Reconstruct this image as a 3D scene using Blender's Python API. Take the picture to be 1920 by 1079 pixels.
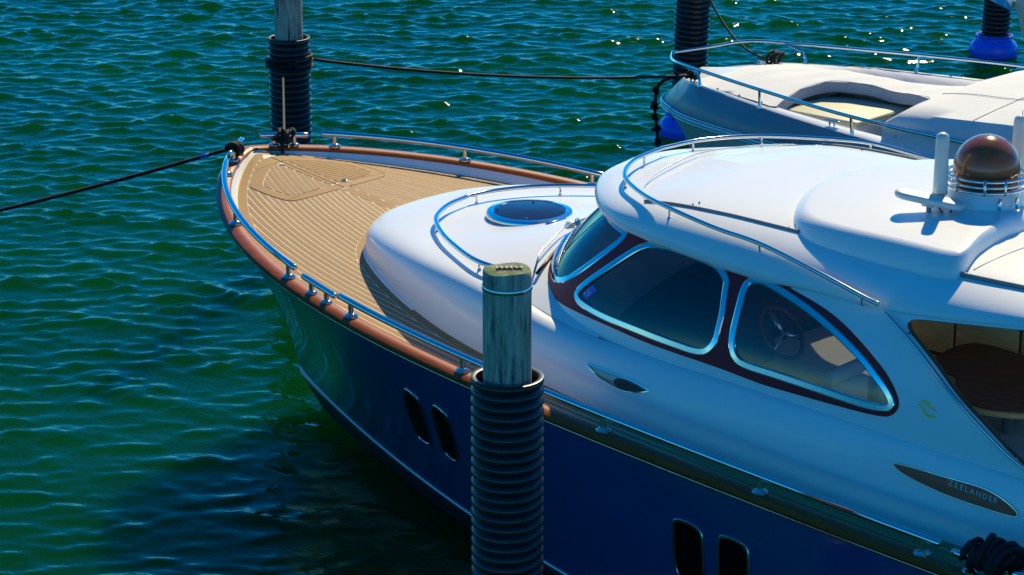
import bpy, bmesh, math, random
import numpy as np
from mathutils import Vector, Matrix
from mathutils.geometry import delaunay_2d_cdt

scene = bpy.context.scene
for o in list(bpy.data.objects): bpy.data.objects.remove(o)
rng = random.Random(7)

# ------------------------------------------------------------------ camera
cam_d = bpy.data.cameras.new('camera'); cam = bpy.data.objects.new('camera', cam_d)
scene.collection.objects.link(cam); scene.camera = cam
RT = Vector((0.7451, 0.6669, 0)); FW = Vector((-0.6362, 0.7109, -0.2996)); UP = RT.cross(FW)
FW.normalize(); UP.normalize(); RT = FW.cross(UP)
cam.matrix_world = Matrix(((RT.x, UP.x, -FW.x, 16.762), (RT.y, UP.y, -FW.y, -15.167), (RT.z, UP.z, -FW.z, 8.0), (0, 0, 0, 1)))
cam_d.sensor_width = 36; cam_d.lens = 4872.6 / 1920 * 36; cam_d.clip_start = .1; cam_d.clip_end = 6000

# ------------------------------------------------------------------ sky, sun, exposure
SUN = Vector((-0.325, 0.683, 0.655)).normalized()
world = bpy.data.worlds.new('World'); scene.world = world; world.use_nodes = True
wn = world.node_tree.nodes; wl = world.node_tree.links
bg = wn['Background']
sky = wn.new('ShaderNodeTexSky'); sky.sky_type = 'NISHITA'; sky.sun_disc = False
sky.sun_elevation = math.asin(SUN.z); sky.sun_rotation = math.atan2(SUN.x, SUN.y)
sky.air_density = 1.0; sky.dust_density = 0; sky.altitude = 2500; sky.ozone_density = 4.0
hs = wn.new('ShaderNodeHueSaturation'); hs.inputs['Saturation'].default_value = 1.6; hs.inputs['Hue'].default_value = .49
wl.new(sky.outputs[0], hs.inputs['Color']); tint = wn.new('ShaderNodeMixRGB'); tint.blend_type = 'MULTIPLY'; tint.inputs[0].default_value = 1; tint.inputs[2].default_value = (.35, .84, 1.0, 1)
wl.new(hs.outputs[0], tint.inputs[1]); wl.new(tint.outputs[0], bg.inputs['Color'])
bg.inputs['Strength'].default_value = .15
sun_d = bpy.data.lights.new('sun', 'SUN'); sun = bpy.data.objects.new('sun', sun_d); scene.collection.objects.link(sun)
sun_d.energy = 4.9; sun_d.angle = math.radians(.53); sun_d.color = (1, .85, .50)
sun.rotation_euler = SUN.to_track_quat('Z', 'Y').to_euler(); sun.location = (0, 20, 40)
scene.view_settings.view_transform = 'Standard'; scene.view_settings.look = 'None'
scene.view_settings.exposure = .2; scene.view_settings.gamma = 1

# ------------------------------------------------------------------ materials
MATS = {}
def new_mat(name):
    m = bpy.data.materials.new(name); m.use_nodes = True; MATS[name] = m
    return m, m.node_tree.nodes, m.node_tree.links, m.node_tree.nodes['Principled BSDF']
def plain(name, col, rough=.4, metal=0, coat=0, spec=.5, var=0, vscale=6, bump=0, bscale=60, stretch=(1, 1, 1), rvar=0):
    m, n, l, b = new_mat(name)
    b.inputs['Base Color'].default_value = (*col, 1); b.inputs['Roughness'].default_value = rough
    b.inputs['Metallic'].default_value = metal; b.inputs['Coat Weight'].default_value = coat; b.inputs['Coat Roughness'].default_value = .04
    b.inputs['Specular IOR Level'].default_value = spec
    if var or bump or rvar:
        tc = n.new('ShaderNodeTexCoord'); mp = n.new('ShaderNodeMapping'); mp.inputs['Scale'].default_value = stretch
        l.new(tc.outputs['Object'], mp.inputs['Vector'])
    if var or rvar:
        t = n.new('ShaderNodeTexNoise'); t.inputs['Scale'].default_value = vscale; t.inputs['Detail'].default_value = 8; t.inputs['Roughness'].default_value = .65
        l.new(mp.outputs[0], t.inputs['Vector'])
        if var:
            r = n.new('ShaderNodeValToRGB'); e = r.color_ramp.elements
            e[0].position = .3; e[1].position = .7
            e[0].color = (*[c * (1 - var) for c in col], 1); e[1].color = (*[min(1, c * (1 + var)) for c in col], 1)
            l.new(t.outputs['Fac'], r.inputs[0]); l.new(r.outputs[0], b.inputs['Base Color'])
        if rvar:
            mr = n.new('ShaderNodeMapRange'); mr.inputs['To Min'].default_value = max(0, rough - rvar); mr.inputs['To Max'].default_value = rough + rvar
            l.new(t.outputs['Fac'], mr.inputs[0]); l.new(mr.outputs[0], b.inputs['Roughness'])
    if bump:
        t2 = n.new('ShaderNodeTexNoise'); t2.inputs['Scale'].default_value = bscale; t2.inputs['Detail'].default_value = 5
        l.new(mp.outputs[0], t2.inputs['Vector'])
        bp = n.new('ShaderNodeBump'); bp.inputs['Strength'].default_value = bump; bp.inputs['Distance'].default_value = .01
        l.new(t2.outputs['Fac'], bp.inputs['Height']); l.new(bp.outputs[0], b.inputs['Normal'])
    return m
plain('gelcoat', (.80, .80, .79), .25, coat=.12, spec=.35, var=.02, vscale=1.2)
plain('gelcoat_dull', (.62, .63, .64), .4, var=.04, vscale=2)
plain('slate', (.22, .24, .29), .3, var=.04, vscale=2)
plain('hull_paint', (.004, .052, .165), .16, coat=.8, var=.10, vscale=.8)
plain('boot_white', (.75, .76, .76), .3, var=.05)
plain('antifoul', (.006, .010, .014), .6, var=.3, bump=.2)
plain('chrome', (.62, .64, .66), .08, metal=1, var=.03, vscale=8)
plain('steel_dull', (.55, .56, .55), .25, metal=1, var=.1)
plain('vent_metal', (.16, .17, .18), .2, metal=1)
plain('gold', (.85, .60, .16), .3, metal=.25)
plain('caulk', (.72, .68, .60), .7, var=.06, vscale=9)
plain('rubber', (.010, .012, .016), .38, var=.35, vscale=7, bump=.12, bscale=45, rvar=.12)
plain('black', (.008, .008, .009), .45)
plain('rope_black', (.005, .005, .006), .75, var=.4, vscale=60, bump=.6, bscale=140)
plain('rope_blue', (.02, .09, .42), .7)
plain('blue_plastic', (.004, .10, .92), .35, var=.12, vscale=5, bump=.05)
plain('canvas', (.70, .70, .71), .85, var=.05, vscale=3, bump=.25, bscale=14)
plain('canvas_grey', (.42, .44, .48), .9, var=.06, vscale=5, bump=.2, bscale=20)
plain('beige', (.52, .50, .36), .6, var=.06)
plain('antenna_white', (.66, .69, .64), .42, var=.04)
plain('antenna_grey', (.20, .23, .24), .5)
plain('cabinet', (.86, .50, .18), .35, coat=.3, var=.18, vscale=5, stretch=(1, 1, 8))
plain('dark_wood', (.21, .075, .04), .5, coat=0, spec=.25, var=.25, vscale=4, stretch=(1, 9, 9))
plain('plate_wood', (.52, .085, .040), .4, var=.25, vscale=5, stretch=(1, 9, 9))
plain('letter', (.62, .62, .60), .4)
plain('cushion', (.30, .30, .30), .8, var=.05)
plain('interior_dark', (.06, .045, .04), .7, var=.2)
plain('seat_cream', (.60, .57, .52), .6, var=.05)
plain('sticker_blue', (.015, .14, .62), .5)
plain('sticker_white', (.62, .70, .80), .5)
plain('etched', (.10, .16, .22), .5)

def wood_mat(name, c1, c2, rough, coat, stretch, scale=5, fine=.12):
    m, n, l, b = new_mat(name)
    tc = n.new('ShaderNodeTexCoord'); mp = n.new('ShaderNodeMapping'); mp.inputs['Scale'].default_value = stretch
    l.new(tc.outputs['Object'], mp.inputs['Vector'])
    t = n.new('ShaderNodeTexNoise'); t.inputs['Scale'].default_value = scale; t.inputs['Detail'].default_value = 9; t.inputs['Roughness'].default_value = .7; t.inputs['Distortion'].default_value = .6
    l.new(mp.outputs[0], t.inputs['Vector'])
    oi = n.new('ShaderNodeObjectInfo'); ad = n.new('ShaderNodeMath'); ad.operation = 'MULTIPLY_ADD'
    l.new(oi.outputs['Random'], ad.inputs[0]); ad.inputs[1].default_value = fine
    l.new(t.outputs['Fac'], ad.inputs[2])
    r = n.new('ShaderNodeValToRGB'); e = r.color_ramp.elements
    e[0].position = .32; e[1].position = .78; e[0].color = (*c1, 1); e[1].color = (*c2, 1)
    l.new(ad.outputs[0], r.inputs[0]); l.new(r.outputs[0], b.inputs['Base Color'])
    b.inputs['Roughness'].default_value = rough; b.inputs['Coat Weight'].default_value = coat; b.inputs['Coat Roughness'].default_value = .05; b.inputs['Specular IOR Level'].default_value = .25
    return m
wood_mat('teak', (.335, .195, .080), (.45, .272, .122), .75, 0, (1.2, 14, 14), 6, .18)
wood_mat('mahogany', (.20, .036, .006), (.42, .098, .020), .38, .12, (1.5, 12, 12), 3)
wood_mat('band_wood', (.24, .016, .026), (.34, .026, .038), .45, .0, (1.5, 10, 10), 3)
wood_mat('dome_wood', (.10, .024, .010), (.36, .115, .034), .2, .6, (1.0, 1.0, 7), 3)

def post_mat():
    m, n, l, b = new_mat('post_wood')
    tc = n.new('ShaderNodeTexCoord'); mp = n.new('ShaderNodeMapping'); mp.inputs['Scale'].default_value = (7, 7, .7)
    l.new(tc.outputs['Object'], mp.inputs['Vector'])
    t = n.new('ShaderNodeTexNoise'); t.inputs['Scale'].default_value = 4; t.inputs['Detail'].default_value = 10; t.inputs['Roughness'].default_value = .72
    l.new(mp.outputs[0], t.inputs['Vector'])
    r = n.new('ShaderNodeValToRGB'); e = r.color_ramp.elements
    e[0].position = .34; e[0].color = (.03, .03, .03, 1); e[1].position = .66; e[1].color = (.80, .52, .40, 1)
    k = e.new(.47); k.color = (.46, .29, .22, 1)
    l.new(t.outputs['Fac'], r.inputs[0])
    # algae on faces that look up
    g = n.new('ShaderNodeNewGeometry'); sp = n.new('ShaderNodeSeparateXYZ'); l.new(g.outputs['Normal'], sp.inputs[0])
    mr = n.new('ShaderNodeMapRange'); mr.inputs['From Min'].default_value = .5; mr.inputs['From Max'].default_value = .9; l.new(sp.outputs[2], mr.inputs[0])
    t3 = n.new('ShaderNodeTexNoise'); t3.inputs['Scale'].default_value = 16; t3.inputs['Detail'].default_value = 6
    l.new(tc.outputs['Object'], t3.inputs['Vector'])
    r3 = n.new('ShaderNodeValToRGB'); r3.color_ramp.elements[0].color = (.060, .105, .030, 1); r3.color_ramp.elements[1].color = (.20, .25, .13, 1)
    r3.color_ramp.elements[0].position = .35; r3.color_ramp.elements[1].position = .7
    l.new(t3.outputs['Fac'], r3.inputs[0])
    mx = n.new('ShaderNodeMixRGB'); l.new(mr.outputs[0], mx.inputs[0]); l.new(r.outputs[0], mx.inputs[1]); l.new(r3.outputs[0], mx.inputs[2])
    l.new(mx.outputs[0], b.inputs['Base Color']); b.inputs['Roughness'].default_value = .85
    bp = n.new('ShaderNodeBump'); bp.inputs['Strength'].default_value = .5; bp.inputs['Distance'].default_value = .01
    l.new(t.outputs['Fac'], bp.inputs['Height']); l.new(bp.outputs[0], b.inputs['Normal'])
post_mat()

def glass_mat(name, tint, rough=.015):
    m, n, l, b = new_mat(name); n.remove(b); out = n['Material Output']
    tr = n.new('ShaderNodeBsdfTransparent'); tr.inputs[0].default_value = (*tint, 1)
    gl = n.new('ShaderNodeBsdfGlossy'); gl.inputs['Roughness'].default_value = rough; gl.inputs[0].default_value = (1, 1, 1, 1)
    fr = n.new('ShaderNodeFresnel'); fr.inputs[0].default_value = 1.62
    mx = n.new('ShaderNodeMixShader'); l.new(fr.outputs[0], mx.inputs[0]); l.new(tr.outputs[0], mx.inputs[1]); l.new(gl.outputs[0], mx.inputs[2])
    l.new(mx.outputs[0], out.inputs['Surface'])
glass_mat('glass', (.74, .76, .78))
glass_mat('glass_dark', (.22, .24, .27))
plain('port_glass', (.002, .003, .003), .08, spec=.3)
plain('hatch_glass', (.016, .016, .040), .08, spec=.12)

def water_mat():
    m, n, l, b = new_mat('water')
    b.inputs['Roughness'].default_value = .035; b.inputs['IOR'].default_value = 1.333; b.inputs['Specular IOR Level'].default_value = .09
    b.inputs['Subsurface Weight'].default_value = 1; b.inputs['Subsurface Radius'].default_value = (.2, 1.0, .35); b.inputs['Subsurface Scale'].default_value = 2.5; b.subsurface_method = 'BURLEY'
    tc = n.new('ShaderNodeTexCoord')
    t = n.new('ShaderNodeTexNoise'); t.inputs['Scale'].default_value = .22; t.inputs['Detail'].default_value = 3
    l.new(tc.outputs['Object'], t.inputs['Vector'])
    r = n.new('ShaderNodeValToRGB'); e = r.color_ramp.elements
    e[0].position = .35; e[0].color = (.0009, .035, .006, 1); e[1].position = .68; e[1].color = (.0013, .050, .010, 1)
    l.new(t.outputs['Fac'], r.inputs[0]); l.new(r.outputs[0], b.inputs['Base Color'])
    mp = n.new('ShaderNodeMapping'); mp.inputs['Rotation'].default_value = (0, 0, -.72); mp.inputs['Scale'].default_value = (1, 2.0, 1)
    l.new(tc.outputs['Object'], mp.inputs['Vector'])
    t2 = n.new('ShaderNodeTexNoise'); t2.inputs['Scale'].default_value = 8; t2.inputs['Detail'].default_value = 3; t2.inputs['Roughness'].default_value = .5; t2.inputs['Distortion'].default_value = .3
    l.new(mp.outputs[0], t2.inputs['Vector'])
    bp = n.new('ShaderNodeBump'); bp.inputs['Strength'].default_value = .13; bp.inputs['Distance'].default_value = .03
    l.new(t2.outputs['Fac'], bp.inputs['Height']); l.new(bp.outputs[0], b.inputs['Normal'])
water_mat()

# ------------------------------------------------------------------ mesh helpers
def link(o, parent=None):
    scene.collection.objects.link(o)
    if parent is not None: o.parent = parent
    return o
def mesh(name, verts, faces, mat, parent=None, smooth=True, sharp=None):
    me = bpy.data.meshes.new(name); me.from_pydata([tuple(map(float, v)) for v in verts], [], [tuple(int(i) for i in f) for f in faces])
    me.materials.append(MATS[mat]); me.update()
    if smooth:
        me.polygons.foreach_set('use_smooth', [True] * len(me.polygons))
        if sharp: me.set_sharp_from_angle(angle=math.radians(sharp))
    return link(bpy.data.objects.new(name, me), parent)
class MB:
    def __init__(s): s.v = []; s.f = []
    def add(s, v, f):
        k = len(s.v); s.v += [tuple(p) for p in v]; s.f += [tuple(i + k for i in q) for q in f]
    def build(s, name, mat, parent=None, smooth=True, sharp=40): return mesh(name, s.v, s.f, mat, parent, smooth, sharp)
def grid(rows, cu=False, cv=False):
    R = len(rows); Cn = len(rows[0]); v = [p for r in rows for p in r]; f = []
    for i in range(R if cu else R - 1):
        for j in range(Cn if cv else Cn - 1):
            a = i * Cn + j; b = i * Cn + (j + 1) % Cn; c = ((i + 1) % R) * Cn + (j + 1) % Cn; d = ((i + 1) % R) * Cn + j
            f.append((a, b, c, d))
    return v, f
def A(*p): return np.array(p, float)
def nrm(v): return v / max(np.linalg.norm(v), 1e-12)
def frames(path, closed=False):
    P = [np.array(p, float) for p in path]; n = len(P); T = []
    for i in range(n):
        if closed: t = P[(i + 1) % n] - P[i - 1]
        else: t = P[min(i + 1, n - 1)] - P[max(i - 1, 0)]
        T.append(nrm(t))
    u = nrm(np.cross(T[0], A(0, 0, 1))) if abs(T[0][2]) < .95 else nrm(np.cross(T[0], A(0, 1, 0)))
    out = []
    for i in range(n):
        u = nrm(u - T[i] * (u @ T[i])); out.append((P[i], T[i], u, np.cross(T[i], u)))
    return out
def tube(path, r, n=10, closed=False, caps=True, rs=None):
    rows = []
    for i, (p, t, u, w) in enumerate(frames(path, closed)):
        rr = rs[i] if rs is not None else r
        rows.append([p + rr * (math.cos(a) * u + math.sin(a) * w) for a in np.linspace(0, 2 * math.pi, n, endpoint=False)])
    v, f = grid(rows, cu=closed, cv=True)
    if caps and not closed:
        f.append(tuple(range(n))[::-1]); k = (len(rows) - 1) * n; f.append(tuple(range(k, k + n)))
    return v, f
def round_tube(path, r, n=12):
    """tube with domed ends"""
    P = [np.array(p, float) for p in path]
    t0 = nrm(P[0] - P[1]); t1 = nrm(P[-1] - P[-2])
    pts = [P[0] + t0 * r * .45, P[0] + t0 * r * .35] + P + [P[-1] + t1 * r * .35, P[-1] + t1 * r * .45]
    return tube(pts, r, n, rs=[r * .55, r * .85] + [r] * len(P) + [r * .85, r * .55])
def lathe(prof, c, n=32, axis=(0, 0, 1), caps=True):
    ax = nrm(np.array(axis, float)); u = nrm(np.cross(ax, A(0, 1, 0.01))); w = np.cross(ax, u); c = np.array(c, float)
    rows = [[c + ax * z + r * (math.cos(a) * u + math.sin(a) * w) for a in np.linspace(0, 2 * math.pi, n, endpoint=False)] for r, z in prof]
    v, f = grid(rows, cv=True)
    if caps:
        f.append(tuple(range(n))); k = (len(rows) - 1) * n; f.append(tuple(range(k, k + n))[::-1])
    return v, f
def box(lo, hi, bev=0):
    bm = bmesh.new(); bmesh.ops.create_cube(bm, size=1)
    lo = np.array(lo, float); hi = np.array(hi, float)
    for v in bm.verts: v.co = Vector(lo + (hi - lo) * (np.array(v.co) + .5))
    if bev: bmesh.ops.bevel(bm, geom=list(bm.edges), offset=bev, segments=2, affect='EDGES', profile=.5)
    bm.verts.index_update(); out = ([tuple(v.co) for v in bm.verts], [tuple(v.index for v in f.verts) for f in bm.faces]); bm.free(); return out
def xform(vf, loc=(0, 0, 0), rot=None, sc=1):
    M3 = Matrix.Identity(3) if rot is None else rot
    return [tuple(M3 @ Vector((v[0] * sc, v[1] * sc, v[2] * sc)) + Vector(loc)) for v in vf[0]], vf[1]
def catmull(P, n=8, closed=False):
    P = [np.array(p, float) for p in P]; N = len(P); out = []
    for i in range(N if closed else N - 1):
        g = (lambda k: P[k % N]) if closed else (lambda k: P[k] if 0 <= k < N else (2 * P[0] - P[1] if k < 0 else 2 * P[-1] - P[-2]))
        a, b, c, d = g(i - 1), g(i), g(i + 1), g(i + 2)
        for j in range(n):
            t = j / n; out.append(.5 * (2 * b + (c - a) * t + (2 * a - 5 * b + 4 * c - d) * t * t + (3 * b - a - 3 * c + d) * t ** 3))
    if not closed: out.append(P[-1])
    return out

# GEO-BEGIN
# ------------------------------------------------------------------ form of the yacht: x aft from the stem head, y to starboard, z up from the water
def cr(P, s):
    """Catmull-Rom through the rows of P at parameter s (index units)"""
    P = np.asarray(P, float); N = len(P); s = min(max(s, 0), N - 1.000001); i = int(s); t = s - i
    g = lambda k: P[k] if 0 <= k < N else (2 * P[0] - P[1] if k < 0 else 2 * P[-1] - P[-2])
    a, b, c, d = g(i - 1), g(i), g(i + 1), g(i + 2)
    return .5 * (2 * b + (c - a) * t + (2 * a - 5 * b + 4 * c - d) * t * t + (3 * b - a - 3 * c + d) * t ** 3)
def zs(s): return 2.2322 - .1257 * s + .0041 * s * s
def yh(s):
    t = min(max(1 - s / 7.0, 0), 1); y = 2.2207 * max(1 - t ** 3.8056, 0) ** (1 / 1.3112)
    return y - (.03 * max(s - 9, 0) ** 1.3 if s > 9 else 0)
def ywl(s):
    t = min(max(1 - max(s - .6765, 0) / 7.5, 0), 1); return min(2.3139 * (1 - t ** 1.7037), 2.30) * .955
def hull(x, t):
    """half breadth and height; t=1 sheer, t=0 boot stripe, t<0 under water; x measured from the stem at that height"""
    if t >= 0:
        g = t ** 1.25; x0 = .6765 * (1 - t) ** 1.15
        y = (1 - g) * ywl(x - x0 + .6765) + g * yh(x - x0) if x > x0 else 0
        return y, .2355 + (zs(x) - .2355) * t
    k = 1 + t; x0 = .6765 + .9 * (-t); return ywl(x - x0 + .6765) * (1 - (-t) ** 2 * .75), .2355 + t * .9
def deckz(x, y):
    h = max(yh(x), .05); return zs(x) - .10 + .12 * (1 - min(1, (y / h) ** 2))
BASE = A_ = np.array([(2.05, 0), (2.12, -.45), (2.35, -.85), (2.70, -1.10), (3.27, -1.36), (3.87, -1.55), (4.5, -1.66), (5.2, -1.73), (6.1, -1.76), (7.2, -1.76), (8.5, -1.74), (9.5, -1.72), (11, -1.70), (12.6, -1.66)])
TOP = np.array([(2.72, 0, 2.22), (2.76, -.35, 2.22), (2.95, -.65, 2.22), (3.2, -.87, 2.225), (3.6, -1.12, 2.23), (4.05, -1.32, 2.22), (4.55, -1.44, 2.16), (5.15, -1.53, 2.07), (6.1, -1.58, 2.03), (7.2, -1.62, 2.01), (8.5, -1.62, 1.95), (9.5, -1.60, 1.90), (11, -1.55, 1.85), (12.6, -1.5, 1.82)])
def shell(s, w):
    """lower superstructure: s along the outline from the nose, w 0 deck .. 1 shoulder"""
    b = cr(BASE, s); t = cr(TOP, s); a = w * math.pi / 2
    zb = deckz(b[0], b[1]) - .01
    e = np.interp(s, [0, 2, 4, 6, 8], [.60, .50, .45, .50, .9])
    h = 1 - math.cos(a) ** e if w < 1 else 1
    k = math.sin(a) ** e
    xy = b + (t[:2] - b) * h
    return np.array([xy[0], xy[1], zb + (t[2] - zb) * k])
def capz(x, y):
    """top of the trunk"""
    k = np.interp(x, TOP[:, 0], np.arange(len(TOP))); t = cr(TOP, k); Y = max(-t[1], .02)
    zc = np.interp(x, [2.7, 3.4, 4.0, 4.5, 5.3], [2.225, 2.255, 2.33, 2.37, 2.38])
    return t[2] + (zc - t[2]) * (1 - min(1, (abs(y) / Y) ** 2.4))
SILL = np.array([(4.10, 0, 2.33), (4.20, -.55, 2.32), (4.45, -1.0, 2.26), (4.68, -1.25, 2.19), (5.02, -1.44, 2.09), (5.7, -1.56, 2.03), (6.64, -1.60, 2.02), (7.14, -1.62, 2.01), (7.85, -1.63, 1.98), (8.5, -1.625, 1.95), (9.3, -1.60, 1.91), (11, -1.55, 1.85)])
EAVE = np.array([(4.72, 0, 2.90), (4.80, -.5, 2.89), (5.05, -.95, 2.85), (5.35, -1.15, 2.82), (5.7, -1.24, 2.815), (6.2, -1.30, 2.79), (6.66, -1.34, 2.765), (7.15, -1.37, 2.74), (7.75, -1.40, 2.735), (8.3, -1.40, 2.78), (9.0, -1.40, 2.86), (10.5, -1.38, 2.90)])
def side(s, v):
    """cabin side and windscreen: ruled between sill and eave with a slight outward belly"""
    a = cr(SILL, s); b = cr(EAVE, s); p = a + (b - a) * v
    t = cr(SILL, s + .05) - cr(SILL, s - .05); o = np.array([t[1], -t[0]]); o = o / max(np.linalg.norm(o), 1e-9)
    if o[1] > 0 and s > .5: o = -o
    bl = .05 * 4 * v * (1 - v) * min(1, .3 + s / 4)
    return p + np.array([o[0] * bl, o[1] * bl, 0]) if s > .5 else p + np.array([-bl, 0, 0])
LIP = np.array([(4.37, 0, 2.845), (4.48, -.45, 2.845), (4.83, -.90, 2.84), (5.22, -1.20, 2.83), (5.65, -1.34, 2.815), (6.2, -1.40, 2.785), (6.66, -1.415, 2.755), (7.15, -1.405, 2.75), (7.75, -1.405, 2.74), (8.3, -1.405, 2.785), (9.0, -1.405, 2.865), (10.5, -1.385, 2.905)])
def roof(s, r):
    """roof skin: s along the lip, r 0 lip .. 1 spine"""
    o = cr(LIP, s); sx = max(o[0], 5.35 + .25 * min(s, 3) / 3) if o[0] < 6 else o[0]
    x = o[0] + (sx - o[0]) * r; y = o[1] * (1 - r)
    zc = np.interp(sx, [5, 5.6, 7, 8.5, 10.5], [3.055, 3.065, 3.07, 3.045, 2.99])
    r = min(max(r, 0), 1); t = min(r / .16, 1); fr = .36 * math.sqrt(max(0, 1 - (1 - t) ** 2)) + .64 * (1 - (1 - r) ** 1.35)
    q = np.interp(s, [0, 5, 7.5, 11], [4.2, 4.5, 3.4, 3.4]); p_ = np.interp(s, [5, 7.5], [2.4, 1.9]); sd = (1 - (1 - r) ** q) ** (1 / p_)
    k = np.interp(s, [1.5, 4.6], [0, 1]); k = k * k * (3 - 2 * k)
    return np.array([x, y, o[2] + (zc - o[2]) * (fr * (1 - k) + sd * k)])
def roofz(x, y):
    """height of roof at a plan point (aft of the front curve)"""
    k = np.interp(x, LIP[:, 0], np.arange(len(LIP))); o = cr(LIP, k); r = 1 - min(abs(y) / abs(o[1]), 1)
    return roof(k, r)[2]
# GEO-END

# ------------------------------------------------------------------ tagging
def tag(o, label=None, cat=None, group=None, kind=None):
    if label: o['label'] = label
    if cat: o['category'] = cat
    if group: o['group'] = group
    if kind: o['kind'] = kind
    return o
def empty(name, loc=(0, 0, 0)):
    o = bpy.data.objects.new(name, None); o.location = loc; o.empty_display_size = .3; return link(o)
def mir(vf): return [(x, -y, z) for x, y, z in [tuple(map(float, v)) for v in vf[0]]], [tuple(reversed(f)) for f in vf[1]]
def pip(p, poly):
    x, y = p; c = False; n = len(poly)
    for i in range(n):
        x1, y1 = poly[i]; x2, y2 = poly[(i + 1) % n]
        if (y1 > y) != (y2 > y) and x < (x2 - x1) * (y - y1) / (y2 - y1) + x1: c = not c
    return c
def patch(outer, holes, fn, step, clip=None):
    """triangulated piece of a surface fn(a,b): outline with holes, inner points on a grid"""
    pts = []; edges = []
    for loop in [outer] + holes:
        k = len(pts); n = len(loop); pts += [tuple(p) for p in loop]; edges += [(k + i, k + (i + 1) % n) for i in range(n)]
    xs = [p[0] for p in outer]; ys = [p[1] for p in outer]
    bnd = np.array(pts)
    for x in np.arange(min(xs), max(xs), step[0]):
        for y in np.arange(min(ys), max(ys), step[1]):
            if pip((x, y), outer) and not any(pip((x, y), h) for h in holes):
                d = np.hypot((bnd[:, 0] - x) / step[0], (bnd[:, 1] - y) / step[1]).min()
                if d > .45: pts.append((x, y))
    r = delaunay_2d_cdt([Vector((p[0] / step[0], p[1] / step[1])) for p in pts], edges, [], 0, 1e-6)
    V = [(v[0] * step[0], v[1] * step[1]) for v in r[0]]; F = []
    for f in r[2]:
        c = (sum(V[i][0] for i in f) / 3, sum(V[i][1] for i in f) / 3)
        if pip(c, outer) and not any(pip(c, h) for h in holes): F.append(tuple(f))
    used = sorted({i for f in F for i in f}); mp = {k: i for i, k in enumerate(used)}
    return [fn(*V[i]) for i in used], [tuple(mp[i] for i in f) for f in F]
def snormal(fn, a, b, ref):
    e = .01; du = fn(a + e, b) - fn(a - e, b); dv = fn(a, b + e) - fn(a, b - e)
    n = nrm(np.cross(du, dv)); return n if n @ ref > 0 else -n
def ring(loop, fn, ref, w, h, out=0):
    """flat strip frame that follows a closed loop on a surface: w wide inwards, h proud"""
    P = [fn(*q) for q in loop]; N = [snormal(fn, q[0], q[1], ref) for q in loop]; n = len(P); cen = sum(P) / n; rows = []
    for i in range(n):
        t = nrm(P[(i + 1) % n] - P[i - 1]); sd = np.cross(N[i], t)
        if sd @ (cen - P[i]) < 0: sd = -sd
        p = P[i] - sd * out; m = N[i]
        rows.append([p - m * .004, p + m * h * .7, p + m * h + sd * w * .15, p + m * h + sd * w * .85, p + m * h * .6 + sd * w, p + sd * w - m * .012])
    return grid(rows, cu=True, cv=True)
def smooth_loop(pts, n=4): return [tuple(p) for p in catmull([(*p, 0) for p in pts], n, True)] if False else [(float(q[0]), float(q[1])) for q in catmull([np.array(p, float) for p in pts], n, True)]
def stdisc(c, r, h):      # round stanchion foot
    return lathe([(r, 0), (r, h * .35), (r * .8, h * .8), (r * .45, h)], c, 16)

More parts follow.
